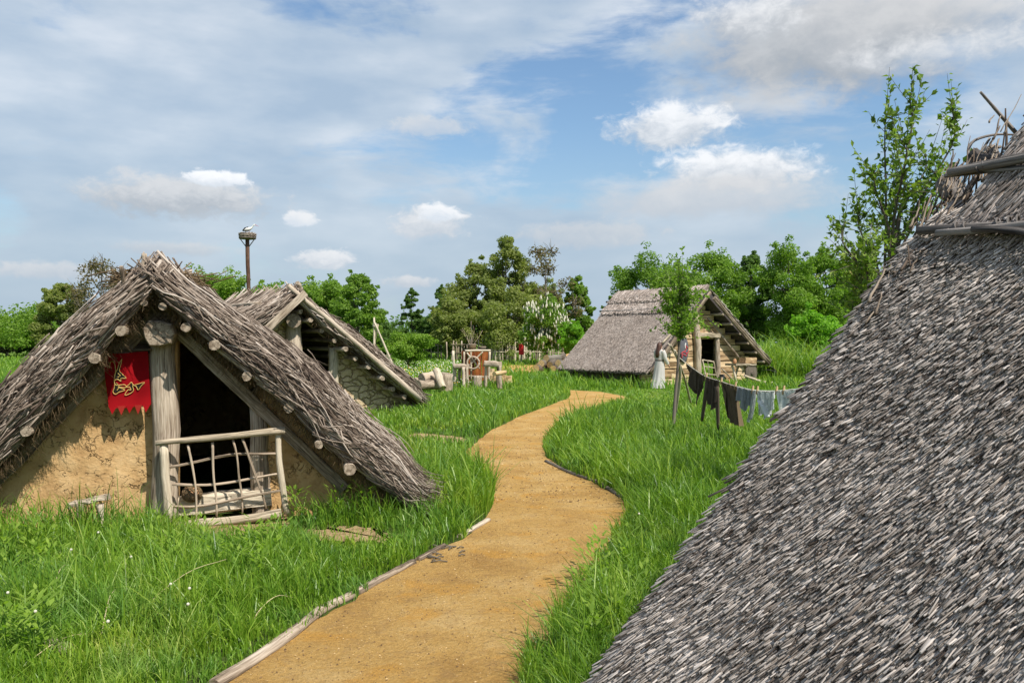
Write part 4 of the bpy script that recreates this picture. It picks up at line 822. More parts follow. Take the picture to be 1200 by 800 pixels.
# far wood behind everything: one continuous mass
rg = rng(71); mb = MB(); n = 520; a = np.linspace(-.80, .80, n) + rg.normal(0, .004, n); Yd = 128 + rg.uniform(-9, 9, n); hh = 4.6 + 2.2 * vnoise(a * 40, a * 0 + 3, 5) + rg.uniform(-1.2, 1.2, n)
cen = np.stack([a * Yd, Yd, hh * rg.uniform(.25, .95, n)], 1); crown(mb, rg, cen, rg.uniform(1.4, 2.6, n), 80, .55, .3); tag(mb.build('far_wood', L_dark), 'continuous low mass of dark woodland along the far horizon', 'woodland', kind='stuff')
# young slim tree in the middle with a clothes line tied to it
def young(base, H, limbs, leaf_n, leaf_l, rt, label, name, seed, crown_leaf, trunk_top=1.0, droop=.0):
    rg = rng(seed); t = thing(name, base, label, 'tree'); mb = MB(); base = np.array(base, float)
    P = curve([base + np.array(p) for p in trunk_top], 16); tubes(mb, P[None], np.linspace(rt, rt * .35, 16)[None], 9, jit=.06); L_ = []; Nn = []
    for (pts, r0) in limbs:
        m_ = 14; C = curve([base + np.array(p) for p in pts], m_); tubes(mb, C[None], np.linspace(r0, r0 * .25, m_)[None], 6, jit=.05)
        nt = max(3, int(len(pts) * 4)); idx = rg.uniform(.25, 1, nt) * (m_ - 1)
        segs = [(C, 1.0)]
        for q in idx:
            i0 = int(q); p0 = C[i0]; d = nrm(nrm(C[min(i0 + 1, m_ - 1)] - C[max(i0 - 1, 0)]) * .9 + rg.standard_normal(3) * .55); l = rg.uniform(.10, .38) * (leaf_l / .055)
            tw = p0 + d * l * np.linspace(0, 1, 6)[:, None] + np.array([0, 0, .05]) * np.linspace(0, 1, 6)[:, None] ** 2; tubes(mb, tw[None], np.linspace(r0 * .3, .0015, 6)[None], 4); segs.append((tw, .8))
        for C_, k_ in segs:
            ph_ = rg.random()
            n_ = int(leaf_n * k_); s = rg.uniform(.18 if k_ == 1 else .05, 1, n_); s = np.clip(np.round(s * 9 + ph_) / 9 - ph_ / 9 + rg.normal(0, .018, n_), .03, .999) * (len(C_) - 1); i0 = s.astype(int).clip(0, len(C_) - 2); f = (s - i0)[:, None]; p = C_[i0] * (1 - f) + C_[i0 + 1] * f
            dr = nrm(rg.standard_normal((n_, 3)) + nrm(C_[-1] - C_[0]) * .8); L_.append((p + dr * leaf_l * .55, dr))
    mb.build('trunk', bark, t)
    P = np.concatenate([a for a, b in L_]); D = np.concatenate([b for a, b in L_]); nn = rg.standard_normal((len(P), 3)) * .6 + np.array([0, -.1, .8]); mb = MB()
    # each leaf: two halves folded at the midrib
    nn = nrm(nn - (nn * D).sum(1, keepdims=True) * D); B = np.cross(nn, D); l = leaf_l * rg.uniform(.6, 1.25, len(P))[:, None]; wd_ = l * rg.uniform(.24, .34, len(P))[:, None]
    a0 = P - D * l * .5; a1 = P + D * l * .5 - nn * l * .12; m0 = P + B * wd_ + nn * l * .09; m1 = P - B * wd_ + nn * l * .09
    V = np.stack([a0, m0, a1, m1], 1); i = np.arange(len(P) * 4).reshape(-1, 4); mb.add(V, [(i[:, [0, 1, 2]], 0, False), (i[:, [0, 2, 3]], 0, False)], None, np.repeat(np.clip(rg.normal(.5, .24, len(P)), 0, 1), 4)); mb.build('crown', crown_leaf, t); return t
b0 = gnd(789, 508); Yb = b0[1]
def o(x, y, dy=0): v = pix(x, y, Yb + dy) - b0; return tuple(v)
rgq = rng(9); lm = []
for k in range(22):
    y0 = rgq.uniform(345, 410); x1 = 795 + rgq.normal(0, 12); y1 = min(y0 - rgq.uniform(5, 45), 398); y1 = max(y1, 297); lm.append(([o(794 + (410 - y0) * .05, y0), o((795 + x1) / 2, (y0 + y1) / 2 + 2, rgq.normal(0, .12)), o(x1, y1, rgq.normal(0, .32))], .010))
young(b0, 3.2, lm, 12, .085, .035, 'slim young tree with a bare stem holding one end of the clothes line', 'young_tree', 41, L_green, [o(789, 510), o(791, 470), o(795, 420), o(797, 370), o(800, 318)])
Yt = 8.2; bt = np.array([(1046 - 600) / 1000 * Yt, Yt, 0.0]); 
def ot(x, y, dy=0): return tuple(pix(x, y, Yt + dy) - bt)
rgq = rng(19); lm = []
spec = [(1040, 330, 1066, 112, .0), (1036, 330, 1038, 130, .2), (1046, 300, 1118, 138, -.1), (1034, 345, 1008, 248, .2), (1030, 360, 988, 268, -.1), (1042, 310, 1050, 190, .3), (1052, 300, 1098, 200, -.2), (1040, 320, 1025, 200, -.2), (1046, 290, 1085, 180, .2), (1034, 370, 1003, 300, .1), (1050, 310, 1072, 230, .1), (1032, 380, 1010, 330, .2), (1044, 300, 1062, 160, -.3), (1030, 390, 1018, 290, -.3)]
for (x0, y0, x1, y1, dy) in spec: lm.append(([ot(x0, y0), ot(x0 * .6 + x1 * .4 + rgq.normal(0, 4), y0 * .6 + y1 * .4, dy * .5), ot(x1 + rgq.normal(0, 2), y1 * .8 + y0 * .2, dy), ot(x1, y1, dy)], .014))
for k in range(5): x0 = rgq.uniform(1020, 1056); y0 = rgq.uniform(330, 400); lm.append(([ot(x0, y0), ot(x0 + rgq.normal(-8, 12), y0 - 25, rgq.normal(0, .2)), ot(x0 + rgq.normal(-10, 20), y0 - 60, rgq.normal(0, .4))], .010))
young(bt, 4.2, lm, 17, .066, .05, 'tall young tree with upright leafy shoots beside the big foreground roof', 'young_tree', 42, L_near, [(0, 0, 0), ot(1044, 500), ot(1042, 400), ot(1046, 310), ot(1056, 240)])

# ------------------------------------------------------------------ stork pole, crossed poles, fences
Yp = 50; tp = thing('stork_pole', (pix(291, 400, Yp)[0], Yp, 0), 'tall dark pole carrying a round platform for a stork nest behind the second hut', 'pole')
mb = MB(); log(mb, (pix(292, 400, Yp)[0], Yp, -.2), pix(290, 281, Yp), .14, .11, .003, 12, 12, seed=3); mb.build('shaft', [pole_brown, log_end], tp)
mb = MB(); pc = pix(290, 279, Yp); an = np.arange(16) / 16 * 6.28; rings(mb, [[pc + np.array([r * math.cos(a), r * math.sin(a), z]) for a in an] for r, z in ((.1, -.06), (.48, -.05), (.50, .04), (.1, .05))]); mb.build('platform', grey_dark, tp)
for dx in (-.42, .42):
    mb = MB(); tubes(mb, np.array([pc + [dx, 0, -.05], pc + [0, 0, -.62]]), .03, 6); mb.build('bracket', grey_dark, tp)
mb = MB(); rg = rng(6); n = 420; a = rg.random(n) * 6.28; r = rg.uniform(.18, .5, n); P0 = pc + np.stack([r * np.cos(a), r * np.sin(a), .05 + rg.random(n) * .22], 1); d = np.stack([-np.sin(a), np.cos(a), rg.normal(0, .3, n)], 1) * .16
tubes(mb, P0[:, None] + d[:, None] * np.linspace(-1, 1, 3)[None, :, None], .014, 4, rg=rg); tag(mb.build('stork_nest', brush, loc=pc + [0, 0, .05]), 'stork nest of sticks resting on top of the tall pole', 'nest')
st = thing('stork', pc + [0, 0, .2], 'small stork bending over its nest on top of the tall pole', 'bird')
mb = MB(); bc = pc + np.array([.05, 0, .48]); Cn = [(-.30, -.05, .015), (-.22, -.01, .07), (-.08, .03, .11), (.08, .06, .10), (.18, .11, .055), (.26, .20, .035), (.30, .27, .035), (.35, .30, .045), (.40, .29, .03)]
tubes(mb, np.array([[bc + [x, 0, z] for x, z, r in Cn]]), np.array([[r for *_, r in Cn]]), 10); mb.build('body', featherw, st)
mb = MB(); tubes(mb, np.array([[bc + [x, 0, z] for x, z in ((-.34, -.05), (-.2, .02), (0, .06), (.08, .07))]]), np.array([[.02, .075, .085, .03]]), 8, flat=1.6); mb.build('wing', iron, st)
mb = MB(); tubes(mb, np.array([bc + [.40, 0, .29], bc + [.60, 0, .20]]), np.array([.02, .004]), 6); mb.build('bill', redpaint, st)
for dx in (-.03, .06):
    mb = MB(); tubes(mb, np.array([bc + [dx, 0, -.04], bc + [dx + .02, 0, -.30]]), .012, 5); mb.build('leg', redpaint, st)
cp = thing('pole_tripod', gnd(452, 448), 'tripod of three pale poles tied near the top behind the second hut', 'pole frame')
for i, (a, b, ya, yb) in enumerate([((439, 440), (438.5, 372), 33, 33.6), ((470, 444), (438, 376), 33.6, 33.4), ((428, 430), (443, 380), 35, 33.5)]):
    mb = MB(); log(mb, pix(*a, ya) * [1, 1, 0] , pix(*b, yb), .05, .035, .004, 10, 8, seed=i, jit=.05); mb.build('pole', PW if i < 2 else GW, cp)
mb = MB(); tubes(mb, pix(439.5, 381, 33.5) + .09 * np.stack([np.cos(np.linspace(0, 18, 40)), np.sin(np.linspace(0, 18, 40)), np.linspace(-.8, .8, 40)], 1), .014, 5); mb.build('binding', rope, cp)
def fence(x0, x1, y, n, hgt, label, mt, Y, rail=True, seed=0, r=.06, fill=0):
    rg = rng(seed); a, b = pix(x0, 400, Y), pix(x1, 400, Y + rg.uniform(-1, 1)); a[2] = b[2] = 0; t = thing('pole_fence', (a + b) / 2, label, 'fence')
    for i in range(n):
        f = i / (n - 1); p = a + (b - a) * f + np.array([rg.normal(0, .12), rg.normal(0, .1), 0]); mb = MB(); h_ = hgt * rg.uniform(.75, 1.15); log(mb, p + [0, 0, -.1], p + [rg.normal(0, .06), 0, h_], r * rg.uniform(.7, 1.2), r * .7, .01, 6, 7, seed=seed * 31 + i); mb.build('post', [mt, log_end], t)
    if rail:
        for z in (.45, .85):
            mb = MB(); log(mb, a + [0, -.08, hgt * z], b + [0, -.08, hgt * z], r * .6, r * .5, .004, 14, 6, seed=seed); mb.build('rail', [mt, log_end], t)
    if fill:
        mb = MB(); f = rg.random(fill); P0 = a + (b - a) * f[:, None] + rg.normal(0, .05, (fill, 3)) * [1, 1, 0]; H_ = hgt * rg.uniform(.6, .9, fill); P = P0[:, None] + np.array([0, 0, 1.0]) * H_[:, None, None] * np.linspace(0, 1, 3)[None, :, None]; tubes(mb, P, r * .5, 5, rg=rg); mb.build('palings', mt, t)
fence(452, 498, 412, 7, 1.25, 'low pale stick fence along the far side of the flowery field', grey_wood, 72, seed=1, r=.05)
fence(498, 530, 412, 5, 1.6, 'fence section with pale rails and a dark panel beyond the flowery field', pale_wood, 76, seed=2)
fence(528, 578, 410, 13, 1.7, 'irregular pole fence behind the red-brown wooden screen', grey_wood, 70, seed=3, r=.07, fill=20)
fence(578, 640, 410, 16, 1.9, 'tall uneven pole fence beneath the central tree clump', pale_wood, 68, seed=4, r=.075, rail=True, fill=34)
fence(640, 700, 410, 14, 1.7, 'grey pole fence behind the blossoming tree', grey_wood, 70, seed=5, r=.075, fill=24)
fence(880, 962, 408, 8, 1.1, 'grey stick fence along the meadow right of the plank house', grey_wood, 52, seed=6, r=.05)
mb = MB(); beam(mb, pix(497, 409, 75) , pix(503, 409, 75), .1, .55, up=(0, 0, 1), seed=2); beam(mb, pix(500, 400, 75) + [-.35, 0, .25], pix(500, 400, 75) + [.35, 0, .25], .14, .05); tag(mb.build('notice_board', grey_dark), 'small dark board standing at the fence beyond the flowery field', 'board')
rd = thing('red_sign', pix(611, 418, 64) * [1, 1, 0], 'small red panel on a post at the far pole fence', 'sign'); mb = MB(); beam(mb, pix(608, 409, 64), pix(614, 409, 64), .03, .42, up=(0, 0, 1)); mb.build('panel', scarlet, rd); mb = MB(); log(mb, pix(611, 400, 64.1) * [1, 1, 0], pix(611, 402, 64.1), .05, .05, .0, seed=3); mb.build('post', GW, rd)

# ------------------------------------------------------------------ things in the yard
Yw = 30.0
def at(x, y, Y=Yw): return pix(x, y, Y)
sc_ = thing('wooden_screen', at(557, 457, 31) * [1, 1, 0], 'red-brown plank screen with crossed pale sticks standing in the yard', 'screen')
for i in range(4):
    mb = MB(); x = 544.5 + i * 7.9; Yq = 31.6 + (.25 if i > 0 else 0) + i * .1; mb_r = i * .23; beam(mb, at(x + .2, 446, Yq) * [1, 1, 1], at(x + .2, 411 + (i % 2), Yq), .118, .03, up=(0, 1, 0), seed=i, rough=.1, rnd=mb_r); mb.build('plank', rust_wood, sc_)
for i, (a, b, r) in enumerate([((545, 411), (575, 410.5), .04), ((552, 412), (552, 446), .035), ((566, 412), (550, 428), .028), ((547, 413), (562, 432), .028), ((574, 412), (573, 446), .04), ((544, 412), (544, 448), .04), ((545, 440), (574, 441), .03)]):
    mb = MB(); log(mb, at(*a, 31.35), at(*b, 31.35), r, r * .8, .01, seed=i, jit=.06); mb.build('frame_stick', PW, sc_)
mb = MB(); P = at(554.5, 425, 31.25) + .22 * np.stack([np.cos(np.linspace(0, 6.3, 24)), 0 * np.linspace(0, 1, 24), np.sin(np.linspace(0, 6.3, 24))], 1); tubes(mb, P, .035, 8); mb.build('hoop', twig_wood, sc_)
bk = at(553, 410, 31.5)
def basket(loc, r, h, label, seed, mt=straw):
    t = thing('basket', loc, label, 'basket'); mb = MB(); an = np.arange(18) / 18 * 6.28; rings(mb, [[loc + np.array([q * math.cos(a), q * math.sin(a), z]) for a in an] for q, z in ((r * .8, 0), (r, h * .6), (r * .95, h), (r * .85, h), (r * .75, .04))], caps=True); mb.build('wall', mt, t)
    mb = MB(); a_ = np.linspace(0, 6.3, 30); tubes(mb, loc + np.stack([r * .95 * np.cos(a_), r * .95 * np.sin(a_), h + 0 * a_], 1), .02, 6); mb.build('rim', twig_wood, t); return t
basket(bk, .16, .2, 'round straw basket set on top of the red-brown wooden screen', 1)
basket(at(565, 410.5, 31.6), .14, .13, 'dark low pot-shaped basket beside the straw one on the screen', 2, grey_dark)
mb = MB(); rg = rng(8); Pn = []
for k in range(9): d = np.array([rg.normal(0, .35), rg.normal(0, .2), 1.0]); Pn.append(bk + [0, 0, .1] + d * np.linspace(0, rg.uniform(.5, .95), 6)[:, None] + rg.normal(0, .02, (6, 3)))
tubes(mb, np.array(Pn), np.linspace(.012, .005, 6)[None], 5); tag(mb.build('dry_branch', twig_wood), 'bunch of thin dry branches standing in the straw basket', 'branches')
def bench(pts_seat, legs, Y, label, name='log_bench', r=.09):
    t = thing(name, at(*legs[0][1], Y) * [1, 1, 0], label, 'bench'); mb = MB(); log(mb, at(*pts_seat[0], Y), at(*pts_seat[1], Y), r, r, .01, seed=4, jit=.08); mb.build('seat', GW, t)
    for i, (a, b) in enumerate(legs):
        mb = MB(); A = at(*a, Y + .1 * (-1) ** i); B = at(*b, Y + .2 * (-1) ** i); B[2] = -.03; log(mb, A, B, .055, .06, .01, seed=i + 9, jit=.06); mb.build('leg', GW, t)
bench(((531, 429), (550, 429.5)), [((533, 430), (534, 440)), ((547, 430), (549, 440)), ((539, 430), (537, 440)), ((543, 430), (544, 440))], 30.5, 'rough log bench standing left of the red-brown screen')
bench(((567, 426), (588, 427)), [((570, 427), (569, 440)), ((586, 428), (587, 440)), ((584, 428), (583, 440))], 30.5, 'rough log bench standing right of the red-brown screen', r=.11)
mb = MB(); log(mb, at(532, 440, 30.8) * [1, 1, 0], at(531, 411, 30.8), .055, .045, .006, seed=3); tag(mb.build('wooden_post', PW, loc=at(532, 440, 30.8) * [1, 1, 0]), 'slim upright post at the left end of the rough log bench', 'post')
def stump(x, yb, w_, h_, label, mt=GW, Y=None):
    g0 = gnd(x, yb) if Y is None else at(x, yb, Y) * [1, 1, 0]; mb = MB(); log(mb, g0 + [0, 0, -.05], g0 + [0.02, 0, h_], w_, w_ * .92, .0, 6, 14, seed=int(x), jit=.06); return tag(mb.build('chopping_block', mt, loc=g0), label, 'log')
def lg(a, b, r, label, Ya, Yb=None, mt=GW, group=None, name='cut_log', cat='log'):
    A, B = at(*a, Ya), at(*b, Yb or Ya); mb = MB(); log(mb, A, B, r, r * .92, .008, 8, 12, seed=int(a[0] * 3 + a[1]), jit=.07); return tag(mb.build(name, mt), label, cat, group)
stump(523, 459.5, .22, .62, 'thick upright chopping block at the right end of the log heap'); stump(559, 456, .17, .5, 'short grey block in front of the red-brown screen')
lg((490, 452), (519, 450), .16, 'long grey log lying at the bottom of the heap beside the second hut', 27.6, 28.6, group=None)
lg((494, 443), (511, 440), .16, 'brown log lying on top of the heap beside the second hut', 28.2, 28.8, mt=[twig_wood, log_end]); lg((511, 433), (519, 455), .12, 'pale log leaning against the upright chopping block', 28.3, 27.8, mt=PW)
lg((486, 447), (497, 446), .13, 'thin dark log at the left tip of the heap beside the second hut', 28.5, 29.2)
FW = [fresh_wood, log_fresh]
for i, (x, y, hh_, w_) in enumerate([(575, 452, .66, .12), (580, 452.5, .44, .12), (585, 453, .40, .13), (589, 452.5, .44, .11), (593.5, 452, .38, .12), (597.5, 451, .36, .10)]):
    mb = MB(); g0 = gnd(x, y, 0) + [0, .0, 0]; beam(mb, g0 + [0, 0, -.03], g0 + [rg.normal(0, .03), .05, hh_], w_ * .9, w_ * .75, up=(0.3, 1, 0), seed=i, rough=.15, ch=.5)
    tag(mb.build('firewood_billet', FW, loc=g0), ['tall pale split billet at the left end of the fresh firewood', 'short split billet next to the tall one in the fresh firewood', 'third split billet from the left of the fresh firewood', 'middle right split billet of the fresh firewood', 'second split billet from the right of the fresh firewood', 'split billet at the right end of the fresh firewood'][i], 'firewood', 'fresh split firewood beside the log bench')
lg((579, 438), (592, 436), .08, 'pale split log laid across the top of the fresh firewood', 28.9, 29.4, mt=FW, name='split_log', cat='firewood')
rg = rng(12)
PL = [((628, 432), (646, 431), 0), ((634, 426), (652, 425), 0), ((640, 420), (656, 419.5), 1), ((648, 432), (664, 431), 0), ((654, 426), (668, 426), 1), ((631, 429), (643, 421), 1), ((660, 432), (672, 432), 0), ((644, 427), (660, 417), 0)]
LBL = ['dark log at the lower left of the pile by the reed-roofed house', 'dark log in the second row at the left of the pile by the reed-roofed house', 'topmost log with a pale yellow cut end on the pile by the reed-roofed house', 'dark log in the bottom row at the middle of the pile by the reed-roofed house', 'log in the second row near the right of the pile by the reed-roofed house', 'slanting log with a yellow cut end on the pile by the reed-roofed house', 'dark log at the lower right of the pile by the reed-roofed house', 'slanting dark log lying across the middle of the pile by the reed-roofed house']
for i, (a, b, k) in enumerate(PL): lg(a, b, .19, LBL[i], 45.5 + (i % 3) * .3, 46.8 + (i % 2), mt=[grey_dark if not k else bark_far, log_fresh], group='log pile at the left end of the reed-roofed house')
mb = MB(); c0 = gnd(672, 430); Rg = [[c0 + np.array([1.25 * q * math.cos(a) * (1 + .1 * math.sin(3 * a)), 1.0 * q * math.sin(a), z]) for a in np.arange(18) / 18 * 6.28] for q, z in ((1.0, -.05), (.92, .25), (.7, .6), (.4, .85), (.08, .95))]; rings(mb, Rg)
tag(mb.build('straw_heap', ostraw, loc=c0), 'rounded orange straw heap peeking out behind the left end of the reed roof', 'heap')
# bench with pots and wheels in front of the plank house's right side
tb = thing('work_table', F3.P(2.2, 1.0, 0), 'low wooden table with crossed legs under the right eave of the plank house', 'table')
mb = MB(); beam(mb, F3.px(856, 427, 1.0), F3.px(880, 427, 1.0), .28, .035, m=6, seed=2, rough=.2); mb.build('table_top', PW, tb)
for i, (a, b) in enumerate([((858, 428), (864, 445)), ((866, 428), (858, 445)), ((872, 428), (878, 445)), ((879, 428), (872, 445))]):
    mb = MB(); A = F3.px(*a, 1.0); B = F3.px(*b, 1.0 + .15 * (-1) ** i); B[2] = 0; log(mb, A, B, .045, .045, .01, seed=i); mb.build('leg', PW, tb)
bx = thing('wooden_box', F3.px(876, 426, 1.0), 'small wooden box standing on the low table under the right eave', 'box'); mb = MB(); beam(mb, F3.px(870, 422, 1.0), F3.px(883, 422.5, 1.0), .16, .12, seed=4, rough=.06); mb.build('box_body', [plank_wood, fresh_wood], bx)
def pot(loc, r, h, label, mt, name='clay_pot'):
    mb = MB(); an = np.arange(18) / 18 * 6.28; loc = np.array(loc); rings(mb, [[loc + np.array([r * q * math.cos(a), r * q * math.sin(a), h * z]) for a in an] for q, z in ((.55, 0), (.9, .25), (1, .5), (.8, .78), (.55, .88), (.66, 1.0), (.55, 1.0), (.45, .85), (.6, .5))]); return tag(mb.build(name, mt, loc=loc), label, 'pot')
pot(F3.px(861, 426, 1.0), .08, .2, 'small reddish clay pot on the left half of the low table', clay); pot(F3.px(846, 444, 1.1) * [1, 1, 0], .17, .42, 'large dark round pot on the ground right of the doorway', iron); pot(F3.px(853, 446, 1.3) * [1, 1, 0], .14, .3, 'medium clay pot on the ground left of the low table', clay)
wh = thing('wheel_disc', F3.px(884, 446, .9) * [1, 1, 0], 'grey wooden disc wheel leaning beside the low table', 'wheel'); cw = F3.px(880, 437, 1.2); mb = MB()
rings(mb, [[cw + (F3.P(.34 * f * math.cos(a), w_, .36 * f * math.sin(a)) - F3.P(0, 0, 0)) for a in np.arange(22) / 22 * 6.28] for f, w_ in ((.97, -.04), (1, 0), (.97, .04), (.3, .05), (.18, .10), (.02, .10))], smooth=False); mb.build('disc', grey_dark, wh)
cl_ = thing('kettle', F3.px(899, 444, 1.2) * [1, 1, 0], 'big black iron kettle lying on its side right of the plank house', 'kettle'); ck = gnd(899, 447) + [0, 0, .32]; mb = MB(); Fk = F3
ax = nrm(np.array([-.25, -.92, -.1])); e1 = nrm(np.cross(ax, [0, 0, 1])); e2 = np.cross(e1, ax)
rings(mb, [[ck + ax * d + .37 * f * (e1 * math.cos(a) + e2 * math.sin(a)) for a in np.arange(24) / 24 * 6.28] for f, d in ((.1, -.36), (.6, -.28), (.9, -.1), (1.0, .12), (1.05, .16), (.96, .16), (.85, -.06), (.5, -.22), (.05, -.28))]); mb.build('bowl', iron, cl_)
mb = MB(); t_ = np.linspace(0, 3.14, 14); tubes(mb, ck + ax * .16 + .38 * (np.cos(t_)[:, None] * e1 + np.sin(t_)[:, None] * (e2 * .6 + ax * .5)), .014, 6); mb.build('bail', iron, cl_)
lg((872, 440), (893, 447), .05, 'thin pale pole lying on the ground in front of the disc wheel', 33.0, 33.0, mt=PW, name='fallen_pole', cat='pole'); lg((893, 448), (908, 449), .07, 'short pale branch on the ground in front of the iron kettle', 33.5, 33.5, mt=PW, name='short_branch', cat='branch')
lg((846, 432), (860, 446), .03, 'thin stick leaning against the low table from the left', 33.0, 33.0, mt=PW, name='leaning_stick', cat='stick')
for i, (x, y, r, lb) in enumerate([(884, 449, .09, 'small pale stone in the grass below the disc wheel'), (866, 449, .11, 'grey stone in the grass below the low table'), (905, 447, .1, 'reddish stone beside the iron kettle'), (618, 503, 0, '')]):
    if not r: continue
    c0 = gnd(x, y) ; mb = MB(); rings(mb, [[c0 + r * np.array([1.3 * math.sin(a) * math.cos(b), math.sin(a) * math.sin(b), .7 * math.cos(a) + .5]) * (1 + .1 * math.sin(2 * b + i)) for b in np.arange(10) / 10 * 6.28] for a in np.linspace(.05, 3.09, 7)]); tag(mb.build('field_stone', greystone, loc=c0), lb, 'stone')

# ------------------------------------------------------------------ log edging of the path
def edge(pts, r, label, mt=GW, seed=1):
    P = np.array([gnd(x, y, 0) + [0, 0, r * .35] for x, y in pts]); C = curve(P, 16); mb = MB(); rr = np.linspace(r, r * .9, 16) * (1 + .06 * np.sin(np.arange(16) * 1.3)); tubes(mb, C[None], rr[None], 12, 0, 1, jit=.07, flat=.7, rg=rng(seed)); return tag(mb.build('edging_log', mt), label, 'edging log', 'logs edging the path')
edge([(250, 806), (300, 774), (345, 742), (378, 716), (412, 700)], .042, 'long weathered log edging the left side of the path in the foreground'); edge([(418, 696), (452, 677), (484, 660)], .035, 'weathered log edging the left side of the path beyond the foreground one', seed=2)
edge([(490, 657), (520, 640)], .03, 'thin weathered log edging the path beside the bare dirt patch', seed=3); edge([(538, 630), (572, 610)], .03, 'short log edging the path below the overhanging grass on the left', seed=4)
edge([(640, 541), (672, 556), (700, 565)], .03, 'dark low strip standing in for the grass shadow along the right bend of the path', [grey_dark, log_end], 5); edge([(703, 567), (728, 583)], .03, 'dark short strip standing in for the grass shadow at the widest right bend of the path', [grey_dark, log_end], 6)  # dark log shapes added in place of the shadow the grass casts here
mb = MB(); rg = rng(88); 
for k in range(16):
    p = gnd(rg.uniform(500, 545), rg.uniform(640, 662)) + [0, 0, .012]; a = rg.normal(.2, .5); d = np.array([math.cos(a), math.sin(a), 0]) * rg.uniform(.01, .07); tubes(mb, np.array([p - d, p + [0, 0, .01], p + d]), .0055, 5)
tag(mb.build('bark_scraps', bark), 'dark scraps of bark and twigs scattered on the path edge', 'debris', kind='stuff')
mb = MB(); rg = rng(89); n = 9500; s = rg.uniform(2, 130, n); f = rg.random(n)[:, None]; s0_ = s.astype(int); s1_ = (s - s0_)[:, None]; LL_ = Lc[s0_] * (1 - s1_) + Lc[s0_ + 1] * s1_; RR_ = Rc[s0_] * (1 - s1_) + Rc[s0_ + 1] * s1_; P = LL_ * (1 - f) + RR_ * f; r = .0025 + .006 * rg.random(n) ** 3 * (1 + (P[:, 1] > 9)); P3 = np.concatenate([P, np.full((n, 1), .006)], 1); an = np.array([0, 2.1, 4.2])
V = np.concatenate([P3[:, None] + r[:, None, None] * np.stack([np.cos(an), np.sin(an), 0 * an], 1)[None] * rg.uniform(.6, 1.4, (n, 3, 1)), (P3 + np.stack([0 * r, 0 * r, r * .9], 1))[:, None]], 1); i = np.arange(n * 4).reshape(n, 4)
mb.add(V, [(i[:, [0, 1, 3]], 0, False), (i[:, [1, 2, 3]], 0, False), (i[:, [2, 0, 3]], 0, False)], None, np.repeat(rg.random(n), 4)); tag(mb.build('gravel', grit), 'fine loose grit and pebbles scattered over the sandy path', 'gravel', kind='stuff')
# ------------------------------------------------------------------ clothes line and washing
LA = pix(793, 423, 16.0); LM = pix(858, 461, 12.6); LB = pix(955, 455, 10.2)
lpts = [pix(795, 418, 16.0), pix(806, 427, 15.4), pix(825, 440, 14.6), pix(842, 446, 14.0), pix(864, 453, 13.2), pix(888, 458, 12.3), pix(925, 457, 11.2), pix(990, 446, 9.6), pix(1044, 432, 8.25)]
line = curve(lpts, 120)
mb = MB(); tubes(mb, line[None], .007, 6, rnd=.5); tag(mb.build('clothes_line', rope, loc=LA), 'sagging rope clothes line tied from the slim young tree towards the big roof', 'clothes line')
def lp(x): # point of the line at picture column x
    q = 600 + line[:, 0] / line[:, 1] * 1000; i = int(np.argmin(abs(q - x))); return line[i]
def garment(name, x0, x1, prof, mt, label, cat, folds=5, amp=.03, sway=0.0, seed=0, extra=None, grp=None):
    """prof: list of (t, drop metres) along the top edge; sway pushes the lower edge away from the line"""
    rg = rng(seed); A = lp(x0); B = lp(x1); nx, ny = 36, 22; T = np.linspace(0, 1, nx); dr = np.interp(T, [p[0] for p in prof], [p[1] for p in prof]); d = nrm((B - A) * [1, 1, 0]); nrm_ = np.array([d[1], -d[0], 0]); 
    if nrm_[1] > 0: nrm_ = -nrm_
    Rg = []; top = np.array([lp(x0 + (x1 - x0) * t) for t in T]); ph = rg.random() * 6
    sag = .02 * np.sin(np.pi * T * 2) ** 2
    for j in range(ny):
        v = j / (ny - 1); off = (amp * (.3 + v) * np.sin(T * folds * 6.28 + ph + v * .8) + amp * .5 * np.sin(T * folds * 13 + 2 * ph))[:, None] * nrm_ + sway * v ** 1.3 * d + rg.normal(0, .0015, (nx, 3)); narrow = (T - .5)[:, None] * d * (-.12 * v * np.linalg.norm(B - A))
        Rg.append(top + np.array([0, 0, -1.0]) * (dr[:, None] * v + sag[:, None] * (1 - v)) + off + narrow + [0, 0, .008])
    Rg = np.array(Rg); mb = MB(); rings(mb, Rg, caps=False, closed=False); rings(mb, (Rg + nrm_ * -.005)[::-1], caps=False, closed=False)
    # the part folded over the line
    back = np.array([top + np.array([0, 0, -1.0]) * k + nrm_ * -.012 for k in (-.012, .05, .10)]); rings(mb, back, caps=False, closed=False)
    if extra: extra(mb, A, B, d, nrm_)
    return tag(mb.build(name, mt, loc=(A + B) / 2), label, cat, grp)
garment('brown_garment', 804, 825, [(0, .10), (.2, .22), (.45, .44), (.6, .40), (.8, .56), (.9, .34), (1, .22)], brown_cloth, 'dark brown cloth hanging first on the line beside the slim young tree', 'garment', 2, .03, -.04, 1)
def legs(mb, A, B, d, nn):
    for k, (f, l, sw) in enumerate(((.10, .66, -.24), (.85, .72, .06))):
        p = A + (B - A) * f; t = np.linspace(0, 1, 8)[:, None]; P = p + np.array([0, 0, -.10]) + (np.array([0, 0, -1.0]) * l + d * sw) * t; tubes(mb, P[None], np.linspace(.075, .045, 8)[None], 12, flat=.45, jit=.06)
garment('brown_trousers', 828, 842.5, [(0, .40), (.3, .44), (.6, .52), (.8, .42), (1, .36)], brown_cloth, 'pair of brown linen trousers hanging between the two brown cloths', 'garment', 3, .035, 0, 2, legs)
garment('brown_tunic', 846, 863, [(0, .16), (.06, .58), (.5, .62), (1, .60)], tan_cloth, 'long light brown tunic hanging lowest in the middle of the line', 'garment', 3, .03, .26, 3)
